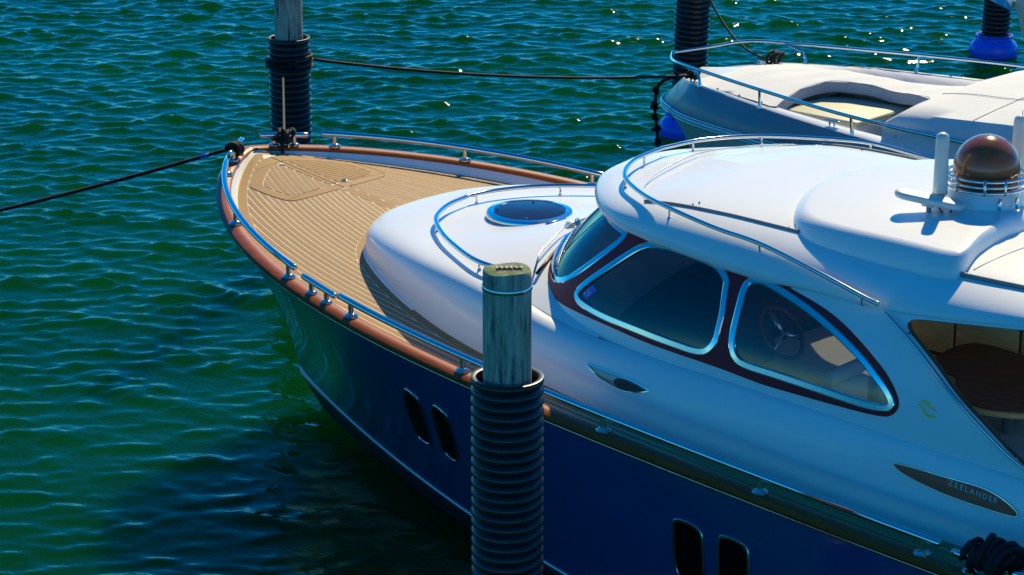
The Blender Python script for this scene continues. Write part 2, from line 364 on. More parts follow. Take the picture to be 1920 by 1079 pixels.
# ------------------------------------------------------------------ water: one sheet to the horizon, wind chop as real relief near the boats
def water():
    N = 768; dx = .045; L = N * dx; r = np.random.default_rng(5)
    k = np.fft.fftfreq(N, dx) * 2 * math.pi; KX, KY = np.meshgrid(k, k, indexing='ij'); K = np.hypot(KX, KY); K[0, 0] = 1
    wd = np.array([-.60, .80]); cosw = (KX * wd[0] + KY * wd[1]) / K
    def band(lam, sd, spread, amp):
        g = np.exp(-.5 * (np.log(K * lam / (2 * math.pi)) / sd) ** 2) * np.abs(cosw) ** spread
        g[0, 0] = 0; f = np.fft.ifft2(np.fft.fft2(r.standard_normal((N, N))) * g).real
        sl = np.hypot(*np.gradient(f, dx)); return f * (amp / math.sqrt((sl ** 2).mean()))
    h = band(1.6, .35, 1.5, .028) + band(.70, .3, 1.4, .065) + band(.38, .28, 1.3, .115) + band(.22, .25, .8, .080)
    # peaked crests
    s0 = h.std(); h = h + .26 * (h * h / s0 - s0)
    def axis(lo, hi, st):
        a = list(np.arange(lo, hi, st)); d = st; p = a[-1]; up = []
        while p < 2500: d *= 1.35; p += d; up.append(p)
        d = st; p = a[0]; dn = []
        while p > -2500: d *= 1.35; p -= d; dn.append(p)
        return np.array(dn[::-1] + a + up), len(dn), len(dn) + len(a)
    xs, xa, xb = axis(-19, 10.5, .045); ys, ya, yb = axis(-8.5, 24, .045)
    ix = (xs / dx) % N; iy = (ys / dx) % N; i0 = ix.astype(int); j0 = iy.astype(int); fx = (ix - i0)[:, None]; fy = (iy - j0)[None]
    i1 = (i0 + 1) % N; j1 = (j0 + 1) % N
    Z = h[np.ix_(i0, j0)] * (1 - fx) * (1 - fy) + h[np.ix_(i1, j0)] * fx * (1 - fy) + h[np.ix_(i0, j1)] * (1 - fx) * fy + h[np.ix_(i1, j1)] * fx * fy
    fade = lambda a, lo, hi: np.clip(np.minimum(a - lo, hi - a) / 1.5, 0, 1)
    W = fade(xs, -19, 10.5)[:, None] * fade(ys, -8.5, 24)[None]
    X, Y = np.meshgrid(xs, ys, indexing='ij')
    # sheltered water close under the lee side of the yacht is smoother
    cx = np.clip(X, .8, 13); dsh = np.hypot(X - cx, Y + 1.4 + .0 * X); lee = 1 - .45 * np.exp(-(dsh / 2.2) ** 2) * (Y < 1)
    Z = Z * W * lee
    n, m = X.shape; v = np.stack([X, Y, Z], -1).reshape(-1, 3)
    idx = np.arange(n * m).reshape(n, m); q = np.stack([idx[:-1, :-1], idx[1:, :-1], idx[1:, 1:], idx[:-1, 1:]], -1).reshape(-1, 4)
    me = bpy.data.meshes.new('water'); me.vertices.add(len(v)); me.vertices.foreach_set('co', v.ravel())
    me.loops.add(q.size); me.loops.foreach_set('vertex_index', q.ravel().astype(np.int32))
    me.polygons.add(len(q)); me.polygons.foreach_set('loop_start', np.arange(0, q.size, 4, dtype=np.int32)); me.polygons.foreach_set('use_smooth', np.ones(len(q), bool))
    me.update(calc_edges=True); me.materials.append(MATS['water'])
    o = link(bpy.data.objects.new('water', me)); tag(o, kind='structure'); return o
water()

# ================================================================== THE YACHT
Y = empty('motor_yacht', (0, 0, 0))
tag(Y, 'blue-hulled classic motor yacht with white cabin, teak foredeck and varnished wood trim', 'yacht')
XEND = 12.6
def hull_pt(x, t, sgn=-1):
    y, z = hull(x, t); return A(x, sgn * y, z)
def hull_xs(t):
    x0 = .6765 * (1 - t) ** 1.15 if t >= 0 else .6765 + .9 * (-t)
    return x0 + np.concatenate([np.linspace(0, 1, 26)[:-1] ** 2 * 2.2, np.linspace(2.2, XEND - x0, 44)])
lev = list(np.linspace(0, .985, 22)); rows = []
for t in lev:
    xs = hull_xs(t); rows.append([hull_pt(x, t) for x in xs] + [])
v, f = grid(rows); mb = MB(); mb.add(v, f); mb.add(*mir((v, f)))
# transom
k = [r[-1] for r in rows]; tv = k + [A(p[0], -p[1], p[2]) for p in k]; n = len(k)
mb.add(tv, [(i, i + 1, n + i + 1, n + i) for i in range(n - 1)])
HULL = mb.build('hull', 'hull_paint', Y)
rows = [[hull_pt(x, t) for x in hull_xs(t)] for t in np.linspace(-.75, -.0001, 8)]
v, f = grid(rows); mb = MB(); mb.add(v, f); mb.add(*mir((v, f))); mb.build('underwater_hull', 'antifoul', Y)
# boot stripe, proud of the hull, broad at the stem
for sg in (-1, 1):
    rows = []
    for off, dz in ((.004, 0), (.010, .2), (.010, .8), (.004, 1)):
        r_ = []
        for x in hull_xs(0):
            wd = .030 + .055 * math.exp(-(x - .68) / 1.3); t0 = .0 + .012; t = t0 + wd * dz / 2.0
            x_ = x - (.6765 - .6765 * (1 - t) ** 1.15); y, z = hull(x_, t); r_.append(A(x_ - (off if x < .72 else 0), sg * (y + off), z))
        rows.append(r_)
    v, f = grid(rows); mesh('boot_stripe', v, f if sg < 0 else [q[::-1] for q in f], 'boot_white', Y)
# sheer strake parts: stainless rub strip, mahogany cap, white bulwark
def sheer_path(off, dz, x1=XEND, side=-1):
    out = []
    for x in np.concatenate([np.linspace(0, 1, 30)[:-1] ** 2 * 1.6, np.linspace(1.6, x1, 60)]):
        e = .01; d = nrm(A(yh(x + e) - yh(max(x - e, 0)), 0)) if False else None
        out.append((x, yh(x)))
    P = np.array(out); T = np.gradient(P, axis=0); T /= np.linalg.norm(T, axis=1)[:, None]; Nn = np.stack([-T[:, 1], T[:, 0]], 1)  # outward (fwd/out)
    Q = P + Nn * off; Q[0] = (Q[0][0], 0) ; Q[:, 1] = np.maximum(Q[:, 1], 0)
    return [A(q[0], side * q[1], zs(max(p[0], 0)) + dz) for q, p in zip(Q, P)]
def band_both(name, prof, mat, parent=Y, sharp=50):
    """section (offset outward, dz) swept round the whole sheer line as one piece from transom to transom"""
    rows = []
    for o_, dz in prof:
        L_ = sheer_path(o_, dz, side=-1); R_ = sheer_path(o_, dz, side=1); rows.append(L_[::-1] + R_[1:])
    v, f = grid(rows); return mesh(name, v, f, mat, parent, True, sharp)
band_both('cap_rail', [(-.105, -.02), (-.105, .018), (-.09, .030), (-.05, .036), (.0, .030), (.022, .012), (.022, -.012), (.0, -.03)], 'mahogany')
band_both('rub_strip', [(.0, -.030), (.014, -.033), (.016, -.041), (.012, -.048), (-.01, -.052)], 'steel_dull')
band_both('bulwark', [(-.092, .0), (-.112, -.012), (-.165, -.095), (-.172, -.20)], 'gelcoat')

# ------------------------------------------------------------------ deck: pale caulked base with every teak plank laid on it
DECK = None
mbD = MB(); rows = []
for x in np.concatenate([np.linspace(.12, 2, 24), np.linspace(2.1, XEND - .02, 50)]):
    h = max(yh(x) - .10, .02); rows.append([A(x, h * q, deckz(x, h * q) + .0028) for q in np.linspace(-1, 1, 17)])
v, f = grid(rows); DECK = mesh('deck', v, f, 'caulk', Y)
def trunk_out(x):      # half breadth of the superstructure base at x (0 ahead of it)
    if x <= BASE[0, 0]: return 0
    return -float(np.interp(x, BASE_X, BASE_Y))
_b = np.array([cr(BASE, s) for s in np.linspace(0, len(BASE) - 1, 300)]); BASE_X = _b[:, 0]; BASE_Y = _b[:, 1]
gx = np.linspace(0, 14, 1401); gs = .60 * np.exp(-(gx / 2.35) ** 1.5)
hy = np.array([yh(x) for x in gx]); hg = np.gradient(hy, gx); gs = np.where(gx > 3.2, np.maximum(hg, -.2) * np.clip((gx - 3.2) / 1.2, 0, 1) + gs * (1 - np.clip((gx - 3.2) / 1.2, 0, 1)), gs)
G = np.concatenate([[0], np.cumsum((gs[1:] + gs[:-1]) / 2 * .01)])
gg = lambda x: float(np.interp(x, gx, G))
MARG = .075
def edge(x): return yh(x) - .125
def margin_in(x):      # inner line of the margin plank: sheer moved inwards
    return float(np.interp(x, MI_X, MI_Y))
_p = np.array([(p[0], p[1]) for p in sheer_path(-.16 - MARG, 0, side=1)]); MI_X = _p[:, 0]; MI_Y = _p[:, 1]
_p = np.array([(p[0], p[1]) for p in sheer_path(-.16, 0, side=1)]); ME_X = _p[:, 0]; ME_Y = _p[:, 1]
def trunk_marg(x):
    k = np.array([cr(BASE, s) for s in (0,)]);
    return float(np.interp(x, TM_X, TM_Y, left=0))
_t = np.gradient(_b, axis=0); _t /= np.linalg.norm(_t, axis=1)[:, None]; _q = _b + np.stack([_t[:, 1], -_t[:, 0]], 1) * .075
TM_X = _q[:, 0]; TM_Y = -_q[:, 1]; TM_Y = np.maximum(TM_Y, 0)
# anchor locker outline (starboard half, mirrored), with its framing boards
HATCH = [(.36, 0), (.46, .30), (.70, .50), (.86, .55), (1.02, .54), (1.16, .44), (1.27, .0)]
HO = catmull([A(*p) for p in [(.31, 0), (.40, .24), (.65, .55), (.80, .605), (1.08, .605), (1.20, .54), (1.24, .28), (1.25, 0)]], 8)
HOX = np.array([p[0] for p in HO]); HOY = np.array([p[1] for p in HO])
def hatch_out(x): return float(np.interp(x, HOX, HOY, left=0, right=0))
GAP = .0056; PW = .056; KING = .055
def rdp(c, tol):
    if len(c) < 3: return c
    a = np.array(c); t = ((a[:, 0] - a[0, 0]) / (a[-1, 0] - a[0, 0]))[:, None]; e = np.abs(a - (a[0] + (a[-1] - a[0]) * t)).max(1); i = int(e.argmax())
    return [c[0], c[-1]] if e[i] < tol else rdp(c[:i + 1], tol)[:-1] + rdp(c[i:], tol)
def plank_piece(sec, fn_lo, fn_hi, xs, sg, name, parent, lift=.0):
    """piece between two lines lo(x) < hi(x), laid on the deck; returns object or None"""
    cols = []
    out = []
    for x in xs:
        lo, hi = fn_lo(x), fn_hi(x)
        if hi - lo > .003: cols.append((x, lo, hi))
        else:
            if len(cols) > 2: out.append(cols)
            cols = []
    if len(cols) > 2: out.append(cols)
    for cols in out:
        cols = rdp(cols, .0012)
        if cols[-1][0] - cols[0][0] < .02: continue
        rows = []; ny = max(1, math.ceil(max(c_[2] - c_[1] for c_ in cols) / .09))
        for x, lo, hi in cols:
            top = lift + .004
            yy = [lo + (hi - lo) * q / ny for q in range(ny + 1)]
            rows.append([A(x, sg * lo, deckz(x, lo) - .004)] + [A(x, sg * y_, deckz(x, y_) + top) for y_ in yy] + [A(x, sg * hi, deckz(x, hi) - .004)])
        m = ny + 3; v, f = grid(rows); f.append(tuple(range(m))); k = len(v) - m; f.append(tuple(range(k + m - 1, k - 1, -1)))
        if sg < 0: f = [q[::-1] for q in f]
        mesh(name, v, f, 'teak', parent, False)
XS1 = np.unique(np.concatenate([np.arange(.2, 11.6, .022), np.arange(.26, .5, .004), np.arange(1.06, 1.27, .002), np.arange(1.9, 2.3, .004)]).round(4))
for sg in (-1, 1):
    c = -1.35
    while c < 2.3:
        if sg > 0 or True:
            lo_l = lambda x, c=c: c + gg(x) + GAP; hi_l = lambda x, c=c: c + PW + gg(x) - GAP
            # forward of and outside the locker, and outside the trunk margin
            inner = lambda x: max(KING, hatch_out(x) + GAP, (trunk_marg(x) + GAP) if x > TM_X[0] else 0)
            xs_ = XS1 if sg < 0 else XS1[XS1 < 6.0]
            plank_piece(None, lambda x: max(lo_l(x), inner(x)), lambda x: min(hi_l(x), margin_in(x) - GAP), xs_, sg, 'plank', DECK)
        c += PW
    # margin planks
    plank_piece(None, lambda x: max(margin_in(x), .004), lambda x: float(np.interp(x, ME_X, ME_Y)), np.concatenate([np.linspace(.16, 2, 60), np.linspace(2.05, 11.6, 60)]), sg, 'margin_plank', DECK)
    plank_piece(None, lambda x: max(trunk_out(x) - .02, .004), lambda x: trunk_marg(x), np.concatenate([np.linspace(TM_X[0], 3, 60), np.linspace(3.05, 11.6, 60)]), sg, 'margin_plank', DECK)
    # king plank halves
    plank_piece(None, lambda x: .003, lambda x: KING - GAP, np.linspace(1.262, 1.97, 24), sg, 'king_plank', DECK)
    # locker lid of this side: border board and inner planks
    LID = mesh('anchor_locker_lid', *grid([[A(x, sg * y_, deckz(x, y_) - .003) for y_ in np.linspace(.004, max(hatch_out(x) - .006, .006), 6)] for x in np.linspace(.315, 1.249, 26)]), 'black' if False else 'caulk', Y)
    hin = lambda x: max(0, hatch_out(x) * .0 + float(np.interp(x, HIX, HIY, left=0, right=0)))
    HI_ = catmull([A(*p) for p in [(.46, 0), (.53, .20), (.72, .46), (.84, .505), (1.03, .505), (1.11, .45), (1.14, .22), (1.145, 0)]], 8); HIX = np.array([p[0] for p in HI_]); HIY = np.array([p[1] for p in HI_])
    for xa, xb, fl in ((.315, .458, lambda x: .006), (.462, 1.142, lambda x: hin(x) + GAP), (1.147, 1.249, lambda x: .006)):
        plank_piece(None, fl, lambda x: hatch_out(x) - .008, np.linspace(xa, xb, 60), sg, 'border_board', LID, .002)
    plank_piece(None, lambda x: .006, lambda x: min(KING - .01, hin(x) - GAP), np.linspace(.46, 1.145, 30), sg, 'border_board', LID, .002)
    c = -1.0
    while c < .6:
        plank_piece(None, lambda x: max(c + gg(x) + GAP, KING), lambda x: min(c + PW - GAP + gg(x), hin(x) - GAP), np.linspace(.46, 1.144, 60), sg, 'plank', LID, .002)
        c += PW
    # dark shut line round the lid
    pth = [A(p[0], sg * max(p[1] - .004, .0), deckz(p[0], p[1]) + .005) for p in HO[2:-2]]
    mesh('seal', *tube(pth, .0035, 6), 'black', LID)
mesh('seal', *tube([A(x, 0, deckz(x, 0) + .006) for x in np.linspace(.33, 1.24, 10)], .0032, 6), 'black', Y)
mb = MB(); mb.add(*lathe([(.030, 0), (.030, .008), (.022, .011), (.020, .006), (.004, .005)], (1.13, .12, deckz(1.13, .12) + .006), 18)); mb.build('locker_latch', 'chrome', Y)
mb = MB(); mb.add(*lathe([(.022, 0), (.020, .006), (.003, .008)], (.52, -.05, deckz(.52, 0) + .006), 14)); mb.build('deck_fitting', 'antenna_white', Y)

# ------------------------------------------------------------------ superstructure shell
SN = len(BASE) - 1
rows = []
for w in np.linspace(0, 1, 26):
    rows.append([shell(s, w) for s in np.concatenate([np.linspace(0, 4, 33)[:-1], np.linspace(4, SN, 50)])])
v, f = grid(rows); v2, f2 = mir((v, f))
mb = MB(); mb.add(v, [q[::-1] for q in f]); mb.add(v2, [q[::-1] for q in f2])
SHELL = mb.build('coachroof', 'gelcoat', Y, sharp=60)
# trunk top
rows = []
for s in np.linspace(0, 7.3, 48):
    t = cr(TOP, s); yy = max(-t[1], .003); rows.append([A(t[0], yy * q, capz(t[0], yy * q)) for q in np.linspace(-1, 1, 25)])
v, f = grid(rows); mesh('trunk_top', v, f, 'gelcoat', Y)
# moulded foot round the nose of the trunk
ft = [shell(s, 0) + A(0, 0, .012) for s in np.linspace(0, 4.3, 40)]
foot = [A(p[0], -p[1], p[2]) for p in ft[::-1]] + ft[1:]
mesh('trunk_foot', *tube(foot, .020, 8), 'gelcoat', Y)

# cabin side, both sides: mahogany window band, panes with steel frames, white quarter panel
WIN1 = smooth_loop([(.18, .16), (.14, .5), (.18, .86), (.5, .925), (1.6, .945), (2.8, .95), (3.3, .93), (3.47, .84), (3.50, .727), (3.49, .594), (3.44, .417), (3.36, .295), (3.24, .20), (3.03, .13), (2.76, .098), (1.6, .09), (.5, .10)], 3)
WIN2 = smooth_loop([(3.755, .218), (3.685, .279), (3.694, .414), (3.777, .632), (3.854, .824), (3.93, .895), (4.05, .94), (4.33, .968), (4.82, .972), (5.17, .965), (5.375, .942), (5.55, .885), (5.631, .825), (5.745, .598), (5.77, .45), (5.78, .351), (5.752, .259), (5.684, .182), (5.573, .157), (5.383, .162), (4.956, .175), (4.455, .165), (4.2, .165), (3.95, .175)], 3)
WIN3 = smooth_loop([(5.916, .308), (5.883, .431), (5.862, .632), (5.833, .80), (5.845, .89), (5.92, .94), (6.06, .962), (6.254, .962), (6.566, .932), (6.99, .872), (7.414, .765), (7.79, .622), (8.053, .474), (8.201, .372), (8.253, .295), (8.226, .232), (8.118, .189), (7.852, .167), (7.359, .169), (6.752, .17), (6.183, .169), (6.0, .211)], 3)
BAND = [(0, .0)] + [(s, .002) for s in np.arange(.25, 2.9, .25)] + smooth_loop([(3.048, .03), (3.582, .06), (3.894, .094), (4.238, .12), (4.619, .135), (5.0, .13), (5.66, .109), (6.2, .085), (6.601, .078), (7.1, .09), (7.561, .109), (8.052, .14), (8.225, .187), (8.312, .292), (8.24, .422), (8.037, .572), (7.636, .765), (7.215, .885), (6.64, .955), (6.2, .985)], 3)[:-3] + [(6.0, .995)] + [(s, .998) for s in np.arange(5.75, .1, -.25)] + [(0, .998)]
OPEN = [(8.325, .90), (8.335, .94), (8.37, .962), (8.43, .972), (8.56, .978), (9.27, .984), (9.9, .986), (10.02, .97), (10.04, .9), (10.04, .08), (10.0, .03), (9.8, .07), (9.633, .143), (9.354, .305), (9.054, .47), (8.802, .648), (8.533, .798), (8.40, .865)]
WHITE = [(3.0, .0)] + [(s, 0.0) for s in np.arange(3.25, 11, .25)] + [(11, 0), (11, 1)] + [(s, 1) for s in np.arange(10.75, 6.1, -.25)] + [q for q in BAND[::-1] if False]
band_up = [q for q in BAND if q[0] >= 3.0]      # lower edge forward->aft->upper edge
def sidefn(off, sg):
    def fn(s, v):
        s = min(max(s, .0), 11); p = side(s, v)
        if off: p = p + snormal(side, min(max(s, .03), 10.9), min(max(v, .02), .98), A(-.3, -1, .1)) * off
        return A(p[0], -sg * p[1] if sg > 0 else p[1], p[2])
    return fn
for sg in (-1, 1):
    flip = (lambda vf: (vf[0], [q[::-1] for q in vf[1]])) if sg > 0 else (lambda vf: vf)
    b = patch(BAND, [WIN1, WIN2, WIN3], sidefn(.004, sg), (.11, .07))
    BANDO = mesh('window_band', *b, 'band_wood', Y)
    wh = patch([(2.6, 0)] + [(s, 0.0) for s in np.arange(2.85, 11, .2)] + [(11, 0), (11, 1)] + [(s, 1.0) for s in np.arange(10.8, 5.9, -.2)], [], sidefn(0, sg), (.1, .06)) if False else None
    lo = [q for q in BAND if q[0] >= 3.0]
    cut = max(range(len(lo)), key=lambda i: lo[i][0])
    # white quarter panel = side minus band minus cockpit opening
    outer = [(3.1, -.001)] + [(s, -.001) for s in np.arange(3.3, 10.15, .2)] + [(10.2, -.001), (10.2, 1.001)] + [(s, 1.001) for s in np.arange(10.1, 6.3, -.2)]
    bnd = [q for q in lo if q[0] <= 8.4]
    q0 = [q for q in lo]; rev = []
    i1 = min(range(len(lo)), key=lambda i: abs(lo[i][0] - 6.2) + (0 if lo[i][1] > .8 else 9)); rev = lo[:i1 + 1][::-1]
    outer = outer + rev
    wq = patch(outer, [OPEN], sidefn(0, sg), (.11, .06))
    mesh('quarter_panel', *wq, 'gelcoat', Y)
    for W in (WIN1, WIN2, WIN3):
        fr = mesh('window', *flip(ring(W, (lambda s, v: side(min(max(s, .0), 11), v)), A(-.3, -1, .1), .050, .010)) if sg < 0 else mir(ring(W, (lambda s, v: side(min(max(s, .0), 11), v)), A(-.3, -1, .1), .050, .010)), 'chrome', Y, True, 18)
        mesh('pane', *patch(W, [], sidefn(-.006, sg), (.2, .12)), 'glass' if W is WIN3 else 'glass_dark', fr)
    # varnished edge of the cockpit opening and its grab rail
    ed = [side(s, v_) for s, v_ in [(8.335, .93), (8.40, .865), (8.533, .798), (8.802, .648), (9.054, .47), (9.354, .305), (9.633, .143), (9.8, .07), (10.0, .03), (10.4, .02)]]
    ed = catmull([A(p[0], sg * abs(p[1]) - sg * .012, p[2]) for p in ed], 5); mesh('opening_trim', *tube(ed, .014, 8), 'dark_wood', Y)
    gr = catmull([A(p[0], sg * (abs(p[1]) + .055), p[2] + .015) for p in [side(s, v_) for s, v_ in [(8.05, .985), (8.53, .78), (8.95, .53), (9.3, .32), (9.65, .13), (9.9, .03)]]], 6)
    GR = mesh('grab_rail', *round_tube(gr, .014), 'chrome', Y)
    for i in (4, 24):
        p = gr[i]; mesh('bracket', *tube([p, p - A(.0, sg * .07, .01)], .009, 8), 'steel_dull', GR)
# ------------------------------------------------------------------ roof
ss = np.concatenate([np.linspace(0, 5, 41)[:-1], np.linspace(5, 10.2, 40)]); rr = np.concatenate([np.linspace(0, .12, 9)[:-1] , np.linspace(.12, .4, 10)[:-1], np.linspace(.4, 1, 10)])  # roof and headliner cut short out of view to let daylight into the cockpit
rows = []
for u in (.9, .6, .3, .1):      # rounded underside of the lip, back to the eave
    r_ = []
    for s in ss:
        o = cr(LIP, s); e = cr(EAVE, s); pr = np.linalg.norm(o[:2] - e[:2]); d = min(.055, pr * .6)
        p = o + (e - o) * (u ** 1.6); p[2] = o[2] - d * math.sin(math.pi * min(1, (1 - u) * 1.0 + .0) * .5 + 0) * 0 - d * (1 - (1 - u) ** 2) * (1 if u < .85 else .9)
        r_.append(p)
    rows.append(r_)
for r_ in rr: rows.append([roof(s, r_) for s in ss])
v, f = grid(rows); mb = MB(); mb.add(v, [q[::-1] for q in f]); m_ = mir((v, f)); mb.add(m_[0], [q[::-1] for q in m_[1]])
ROOF = mb.build('cabin_roof', 'gelcoat', Y, sharp=70)
# headliner closes the roof from below
hl = []
for s in ss: 
    e = cr(EAVE, s); hl.append([A(e[0] if s > 5 else e[0] + .0, e[1] * q, e[2] - .005 + .1 * (1 - q * q)) for q in np.linspace(1, -1, 9)])
mesh('headliner', *grid(hl), 'gelcoat_dull', Y)
def on_roof(x, y, dz=0): return A(x, y, roofz(x, y) + dz)
# sunroof: tracks, raised front edge seam
for sg in (-1, 1):
    tr = [on_roof(x, sg * yv, .006) for x, yv in zip(np.linspace(5.456, 6.85, 12), np.linspace(1.10, 1.075, 12))]
    mesh('sunroof_track', *tube(tr, .012, 6), 'antenna_grey', Y)
    for x in (5.86, 6.70): 
        for d in (0, .05): mesh('track_bolt', *lathe([(.008, 0), (.006, .008)], on_roof(x + d * .4, sg * (1.06 - d), .004), 8), 'black', Y)
fe = catmull([on_roof(x, y, -.004) for x, y in [(5.456, -1.1), (5.24, -.85), (5.10, -.5), (5.06, 0), (5.10, .5), (5.24, .85), (5.456, 1.1)]], 8)
mesh('sunroof_edge', *tube(fe, .006, 6), 'gelcoat', Y)
# raised sliding cowl that carries the aerials
def cowl():
    O = [(6.33, 0), (6.42, -.5), (6.62, -.90), (6.83, -1.10), (7.1, -1.16), (7.6, -1.17), (8.02, -1.17), (8.12, -1.09), (8.04, -.75), (8.0, -.35), (8.0, 0)]
    P = [A(*p) for p in catmull([A(*p) for p in O], 7)]; rows = []
    cx = lambda p: A(min(max(p[0], 7.0), 7.6), 0)
    for w in np.linspace(0, 1, 9):          # rim from roof up and over
        a = w * math.pi / 2; r_ = []
        for i, p in enumerate(P):
            q = p + nrm(cx(p) - p) * .12 * (1 - math.cos(a)); zb = roofz(*p) - .03 if p[0] < 7.9 else roofz(*p) - .0
            zt = 3.125 + .045 * (1 - (p[1] / 1.17) ** 2)
            r_.append(A(q[0], q[1], zb + (zt - zb) * math.sin(a)))
        rows.append(r_)
    last = rows[-1]
    for w in np.linspace(.12, 1, 8):
        rows.append([A(*(p[:2] + (cx(p) - p[:2]) * w), p[2] + (3.175 - p[2]) * (1 - (1 - w) ** 2)) for p in last])
    v, f = grid(rows); mb = MB(); mb.add(v, [q[::-1] for q in f]); m_ = mir((v, f)); mb.add(m_[0], [q[::-1] for q in m_[1]])
    return mb.build('roof_cowl', 'gelcoat', Y, sharp=75)
COWL = cowl()
for sg in (-1, 1):
    mesh('slide_track', *tube([on_roof(x, sg * 1.10, .012) for x in np.linspace(8.05, 9.15, 10)], .018, 6), 'antenna_grey', Y)
    mesh('seam', *tube([on_roof(x, sg * yv, .002) for x, yv in zip(np.linspace(8.15, 8.25, 8), np.linspace(1.0, .0, 8))], .004, 6), 'gelcoat_dull', Y)
# roof handrail and its posts
RRL = [(4.74, 0, 3.055), (4.80, -.42, 3.05), (5.02, -.80, 3.045), (5.40, -1.08, 3.04), (5.80, -1.25, 3.035), (6.25, -1.31, 2.99), (6.66, -1.345, 2.965), (7.15, -1.40, 2.89), (7.6, -1.45, 2.805), (7.72, -1.46, 2.785)]
pp = catmull([A(*p) for p in RRL], 8); full = [A(p[0], -p[1], p[2]) for p in pp[::-1]] + pp[1:]
RR = mesh('roof_handrail', *round_tube(full, .0165, 12), 'chrome', Y)
for sg in (-1, 1):
    for q in ((4.80, -.30, 3.05), (5.06, -.84, 3.04), (5.80, -1.25, 3.035), (6.66, -1.345, 2.965), (7.58, -1.448, 2.81)):
        mb = MB(); p = A(q[0], sg * -q[1], q[2]); b_ = p - A(0, sg * .015 if abs(q[1]) > 1.3 else 0, .075)
        mb.add(*tube([p, b_], .0085, 8)); mb.add(*lathe([(.016, 0), (.014, .008), (.009, .012)], b_, 10)); mb.build('post', 'chrome', RR)
# trunk handrail
TRL = [(2.70, 0, 2.295), (2.76, -.30, 2.295), (2.93, -.62, 2.295), (3.2, -.87, 2.298), (3.55, -1.10, 2.30), (4.02, -1.31, 2.295), (4.42, -1.27, 2.27)]
pp = catmull([A(*p) for p in TRL], 8); full = [A(p[0], -p[1], p[2]) for p in pp[::-1]] + pp[1:]
TRR = mesh('trunk_handrail', *round_tube(full, .0195, 12), 'chrome', Y)
for q in ((2.705, .10), (3.06, .75), (3.06, -.75), (4.02, -1.30), (4.02, 1.30)):
    p = A(q[0], q[1], 2.29); b_ = A(q[0], q[1], capz(q[0], abs(q[1]) * .97) - .005); mb = MB(); mb.add(*tube([p, b_], .0085, 8)); mb.add(*lathe([(.016, 0), (.014, .008), (.009, .012)], b_, 10)); mb.build('post', 'chrome', TRR)
# round deck hatch
hc = A(3.38, 0, capz(3.38, 0)); DH = mesh('deck_hatch', *lathe([(.352, 0), (.356, .025), (.345, .045), (.30, .052), (.292, .046)], hc, 56, caps=False), 'chrome', Y, True, 40)
mesh('hatch_pane', *lathe([(.295, .04), (.294, .047), (.27, .050), (.01, .055)], hc, 48), 'hatch_glass', DH, True, 50)
for a in (35, 125, 215, 305): mesh('hatch_bolt', *lathe([(.012, 0), (.010, .010), (.004, .013)], hc + A(.262 * math.cos(math.radians(a)), .262 * math.sin(math.radians(a)), .050), 10), 'chrome', DH)
mesh('hinge', *round_tube([hc + A(.36, -.20, .035), hc + A(.36, .02, .035)], .020), 'chrome', DH)
for k in (-.11, .11): mesh('handle', *box(hc + A(-.05 + k * .6, k - .05, .030), hc + A(.05 + k * .6, k + .05, .036), .004), 'black', DH)
mesh('vent_button', *lathe([(.055, 0), (.055, .012), (.042, .016), (.042, .034), (.034, .042), (.005, .046)], (3.99, -.20, capz(3.99, .2) - .002), 20), 'antenna_white', Y, True, 40)
# wipers
def wiper(pts, name='wiper'):
    P = [A(x, y, capz(x, abs(y)) + dz) for x, y, dz in pts]
    W = mesh(name, *tube(P, .0075, 6), 'steel_dull', Y)
    mesh('wiper_blade', *tube([P[0] + A(.012, .02, -.004), P[0] * .55 + P[-1] * .45 + A(.012, .02, -.002)], .013, 6), 'black', W)
    mesh('wiper_pivot', *lathe([(.025, -.03), (.024, .01), (.012, .025)], P[-1], 10), 'chrome', W)
wiper([(4.50, -1.22, .05), (4.32, -.95, .055), (4.12, -.45, .06), (4.06, -.20, .05)]); wiper([(4.02, .35, .05), (4.05, .05, .06), (4.08, -.22, .05)])
wiper([(4.16, .62, .05), (4.3, .95, .06), (4.5, 1.22, .05)])
mesh('washer_nozzle', *lathe([(.016, 0), (.014, .02), (.004, .03)], (4.42, -1.20, capz(4.42, 1.2)), 10), 'chrome', Y)
# small round lamps under the brow
for sg in (-1, 1):
    for s in (3.62, 3.9): 
        p = side(s, 1.0) + A(0, -.01, -.02); mesh('brow_lamp', *lathe([(.022, 0), (.024, .02), (.012, .03)], A(p[0], sg * abs(p[1]), p[2]), 12, (0, sg, -.6)), 'chrome', Y)

# ------------------------------------------------------------------ aerials on the cowl
ZC = 3.17
D0 = A(7.60, 0, ZC)
DM = mesh('satellite_dome', *lathe([(.235, .10)] + [(.232, .20)] + [(.232 * math.cos(a), .235 + .232 * math.sin(a)) for a in np.linspace(0, 1.5, 16)] + [(.004, .467)], D0, 48), 'dome_wood', Y, True, 60)
mesh('dome_base', *lathe([(.285, -.02), (.280, .03), (.262, .075), (.236, .115)], D0, 48), 'gelcoat', DM, True, 60)
for z in (.115, .155, .195): mesh('guard_ring', *tube([D0 + A(.272 * math.cos(a), .272 * math.sin(a), z) for a in np.linspace(0, 2 * math.pi, 48, endpoint=False)], .0105, 8, closed=True), 'chrome', DM)
for a in np.radians([-105, -30, 45, 120, 195, -60]): mesh('guard_post', *tube([D0 + A(.275 * math.cos(a), .275 * math.sin(a), z) for z in (.10, .21)], .011, 8), 'chrome', DM)
mesh('cap_mark', *lathe([(.016, 0), (.012, .008), (.003, .010)], D0 + A(0, 0, .466), 10), 'antenna_white', DM)
